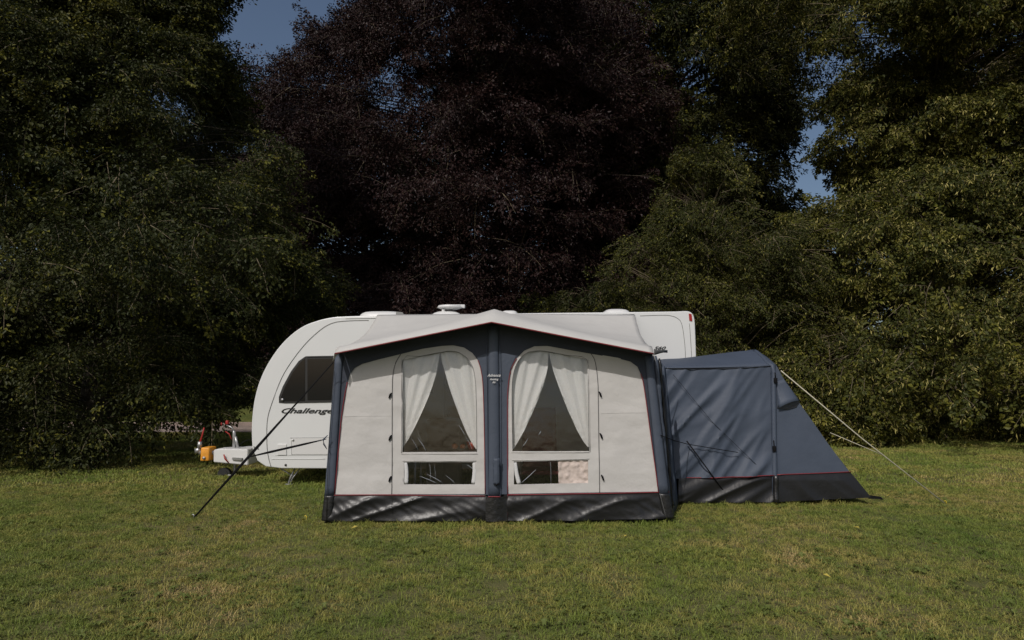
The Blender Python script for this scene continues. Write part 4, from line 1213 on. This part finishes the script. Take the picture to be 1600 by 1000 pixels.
strap('guy_or_shadow_line', [AW.p(1050, 585, .05), AW.p(1112, 660, .045), AW.p(1186, 731, .03)], .0028, M['strap'], 'thin dark strip for a guy line shadow, diagonal across the middle of the annex front', 'guy line', 'dark guy lines over the annex', False)  # black strip modelled in place of a guy line's cast shadow
def peg(pos, m, lab):
    mb = MB(); mb.tube([pos + Vector((0, 0, -.02)), pos + Vector((.008, 0, .035)), pos + Vector((-.006, 0, .045)), pos + Vector((-.018, 0, .036))], .0055, 6)
    return setp(mb.build('tent_peg', m), lab, 'peg', 'tent pegs')
peg(pegL, M['steel'], 'steel peg holding the long black strap in the lawn')
peg(gp, M['peg'], 'yellow peg holding the cream rope on the right lawn')
peg(G(1212, 790), M['peg'], 'yellow peg at the foot of the annex corner beam')
peg(G(478, 812), M['peg'], 'yellow peg in the grass just left of the awning front corner')

# ------------------------------------------------------------------ furniture inside the awning
tb = empty('camping_table', (-.85, 8.15, 0), 'dark camping table seen through the left awning window', 'table')
MB().box((-1.25, 7.85, .66), (-.40, 8.45, .69), bev=.006).build('table_top', M['darkframe'], tb, auto=40)
for x in (-1.2, -.45):
    for y in (7.9, 8.4): MB().tube([(x, y, .02), (x, y, .66)], .014, 8).build('leg', M['steel'], tb)
def ball(nm, c, r, m, lab, cat, grp=None, sq=1):
    bmm = bmesh.new(); bmesh.ops.create_uvsphere(bmm, u_segments=16, v_segments=10, radius=r)
    for v in bmm.verts:
        v.co.z *= sq * (1 - .06 * abs(v.co.z / r)); v.co += Vector(c)
    for f_ in bmm.faces: f_.smooth = True
    mm = bpy.data.meshes.new(nm); bmm.to_mesh(mm); bmm.free(); mm.materials.append(m)
    return setp(link(nm, mm), lab, cat, grp)
ball('orange', (-.72, 8.0, .73), .04, M['orange'], 'orange fruit on the table, left one of the pair in the window', 'fruit')
ball('orange', (-.62, 8.02, .725), .035, M['orange'], 'orange fruit on the table, beside the red bowl', 'fruit')
mb = MB(); mb.tube([(-.50, 8.0, .69), (-.50, 8.0, .70), (-.50, 8.0, .74), (-.50, 8.0, .79), (-.50, 8.0, .785), (-.50, 8.0, .72)], [.03, .04, .065, .075, .068, .04], 18)
setp(mb.build('bowl', M['tomato']), 'red bowl on the table behind the left window', 'bowl')
cb = empty('cupboard', (-1.05, 9.0, 0), 'beige folding cupboard behind the left window', 'cupboard')
MB().box((-1.18, 8.8, .03), (-.72, 9.2, 1.02), bev=.008).build('carcass', M['wood'], cb, auto=40)
MB().box((-1.15, 8.785, .08), (-.96, 8.802, .97), bev=.003).build('door', M['wood'], cb, auto=40)
MB().box((-.94, 8.785, .08), (-.75, 8.802, .97), bev=.003).build('door', M['wood'], cb, auto=40)
def chair(x, y, lab):
    r = empty('camping_chair', (x, y, 0), lab, 'chair', 'chairs inside the awning')
    def bk(i, j):
        u, v = i / 10, j / 8
        return Vector((x + (v - .5) * .44, y + .18 + .16 * u - .03 * sin(pi * v), .42 + .78 * u))
    grid_obj('backrest', 11, 9, bk, M['maroon'], r, .05)
    MB().box((x - .24, y - .28, .40), (x + .24, y + .2, .45), bev=.02).build('seat', M['maroon'], r, auto=50)
    for sx in (-1, 1):
        MB().tube([(x + sx * .25, y - .25, .03), (x + sx * .25, y + .22, .60)], .011, 6).build('leg', M['steel'], r)
        MB().tube([(x + sx * .25, y + .3, .03), (x + sx * .25, y - .2, .62)], .011, 6).build('leg', M['steel'], r)
        MB().box((x + sx * .25 - .025, y - .25, .62), (x + sx * .25 + .025, y + .24, .645), bev=.008).build('armrest', M['darkframe'], r, auto=50)
chair(.36, 8.1, 'maroon high backed camping chair behind the right window')

# ------------------------------------------------------------------ little things on the lawn
lm = MB(); lm.add([(-.02, 0, .0), (0, .018, .010), (.04, .004, .002), (.0, -.016, .008)], [(0, 1, 2), (0, 2, 3)])
lme = bpy.data.meshes.new('fallen_leaf'); lme.from_pydata(lm.v, [], lm.f); lme.materials.append(M['yleaf'])
spots = [(1340, 829), (1241, 753), (1457, 757), (1390, 777), (474, 817), (990, 802), (978, 842), (555, 828), (1460, 855), (1290, 905), (202, 752), (214, 741)]
labs = ['yellow fallen leaf lying alone on the lawn below the annex peg tab', 'yellow fallen leaf half under the annex foot', 'pale fallen leaf on the far right lawn under the rope', 'yellow fallen leaf just beyond the annex tip',
        'yellow fallen leaf by the awning left front corner', 'yellow fallen leaf against the awning right mud wall', 'fallen leaf in front of the awning right panel', 'fallen leaf right of the long strap peg',
        'fallen leaf on the right lawn nearer the camera than the others', 'fallen leaf in the right foreground, nearest the camera', 'whitish fallen leaf left on the shaded lawn', 'whitish fallen leaf nearest the big left tree']
rnd = random.Random(3)
for (px, py), lb in zip(spots, labs):
    o = bpy.data.objects.new('fallen_leaf', lme); COL.objects.link(o)
    o.location = G(px, py) + Vector((0, 0, .03)); o.rotation_euler = (rnd.uniform(-.4, .6), rnd.uniform(-.4, .4), rnd.random() * 6)
    o.scale = (1.1, 1.1, 1.1)
    setp(o, lb, 'leaf', 'fallen leaves on the lawn')
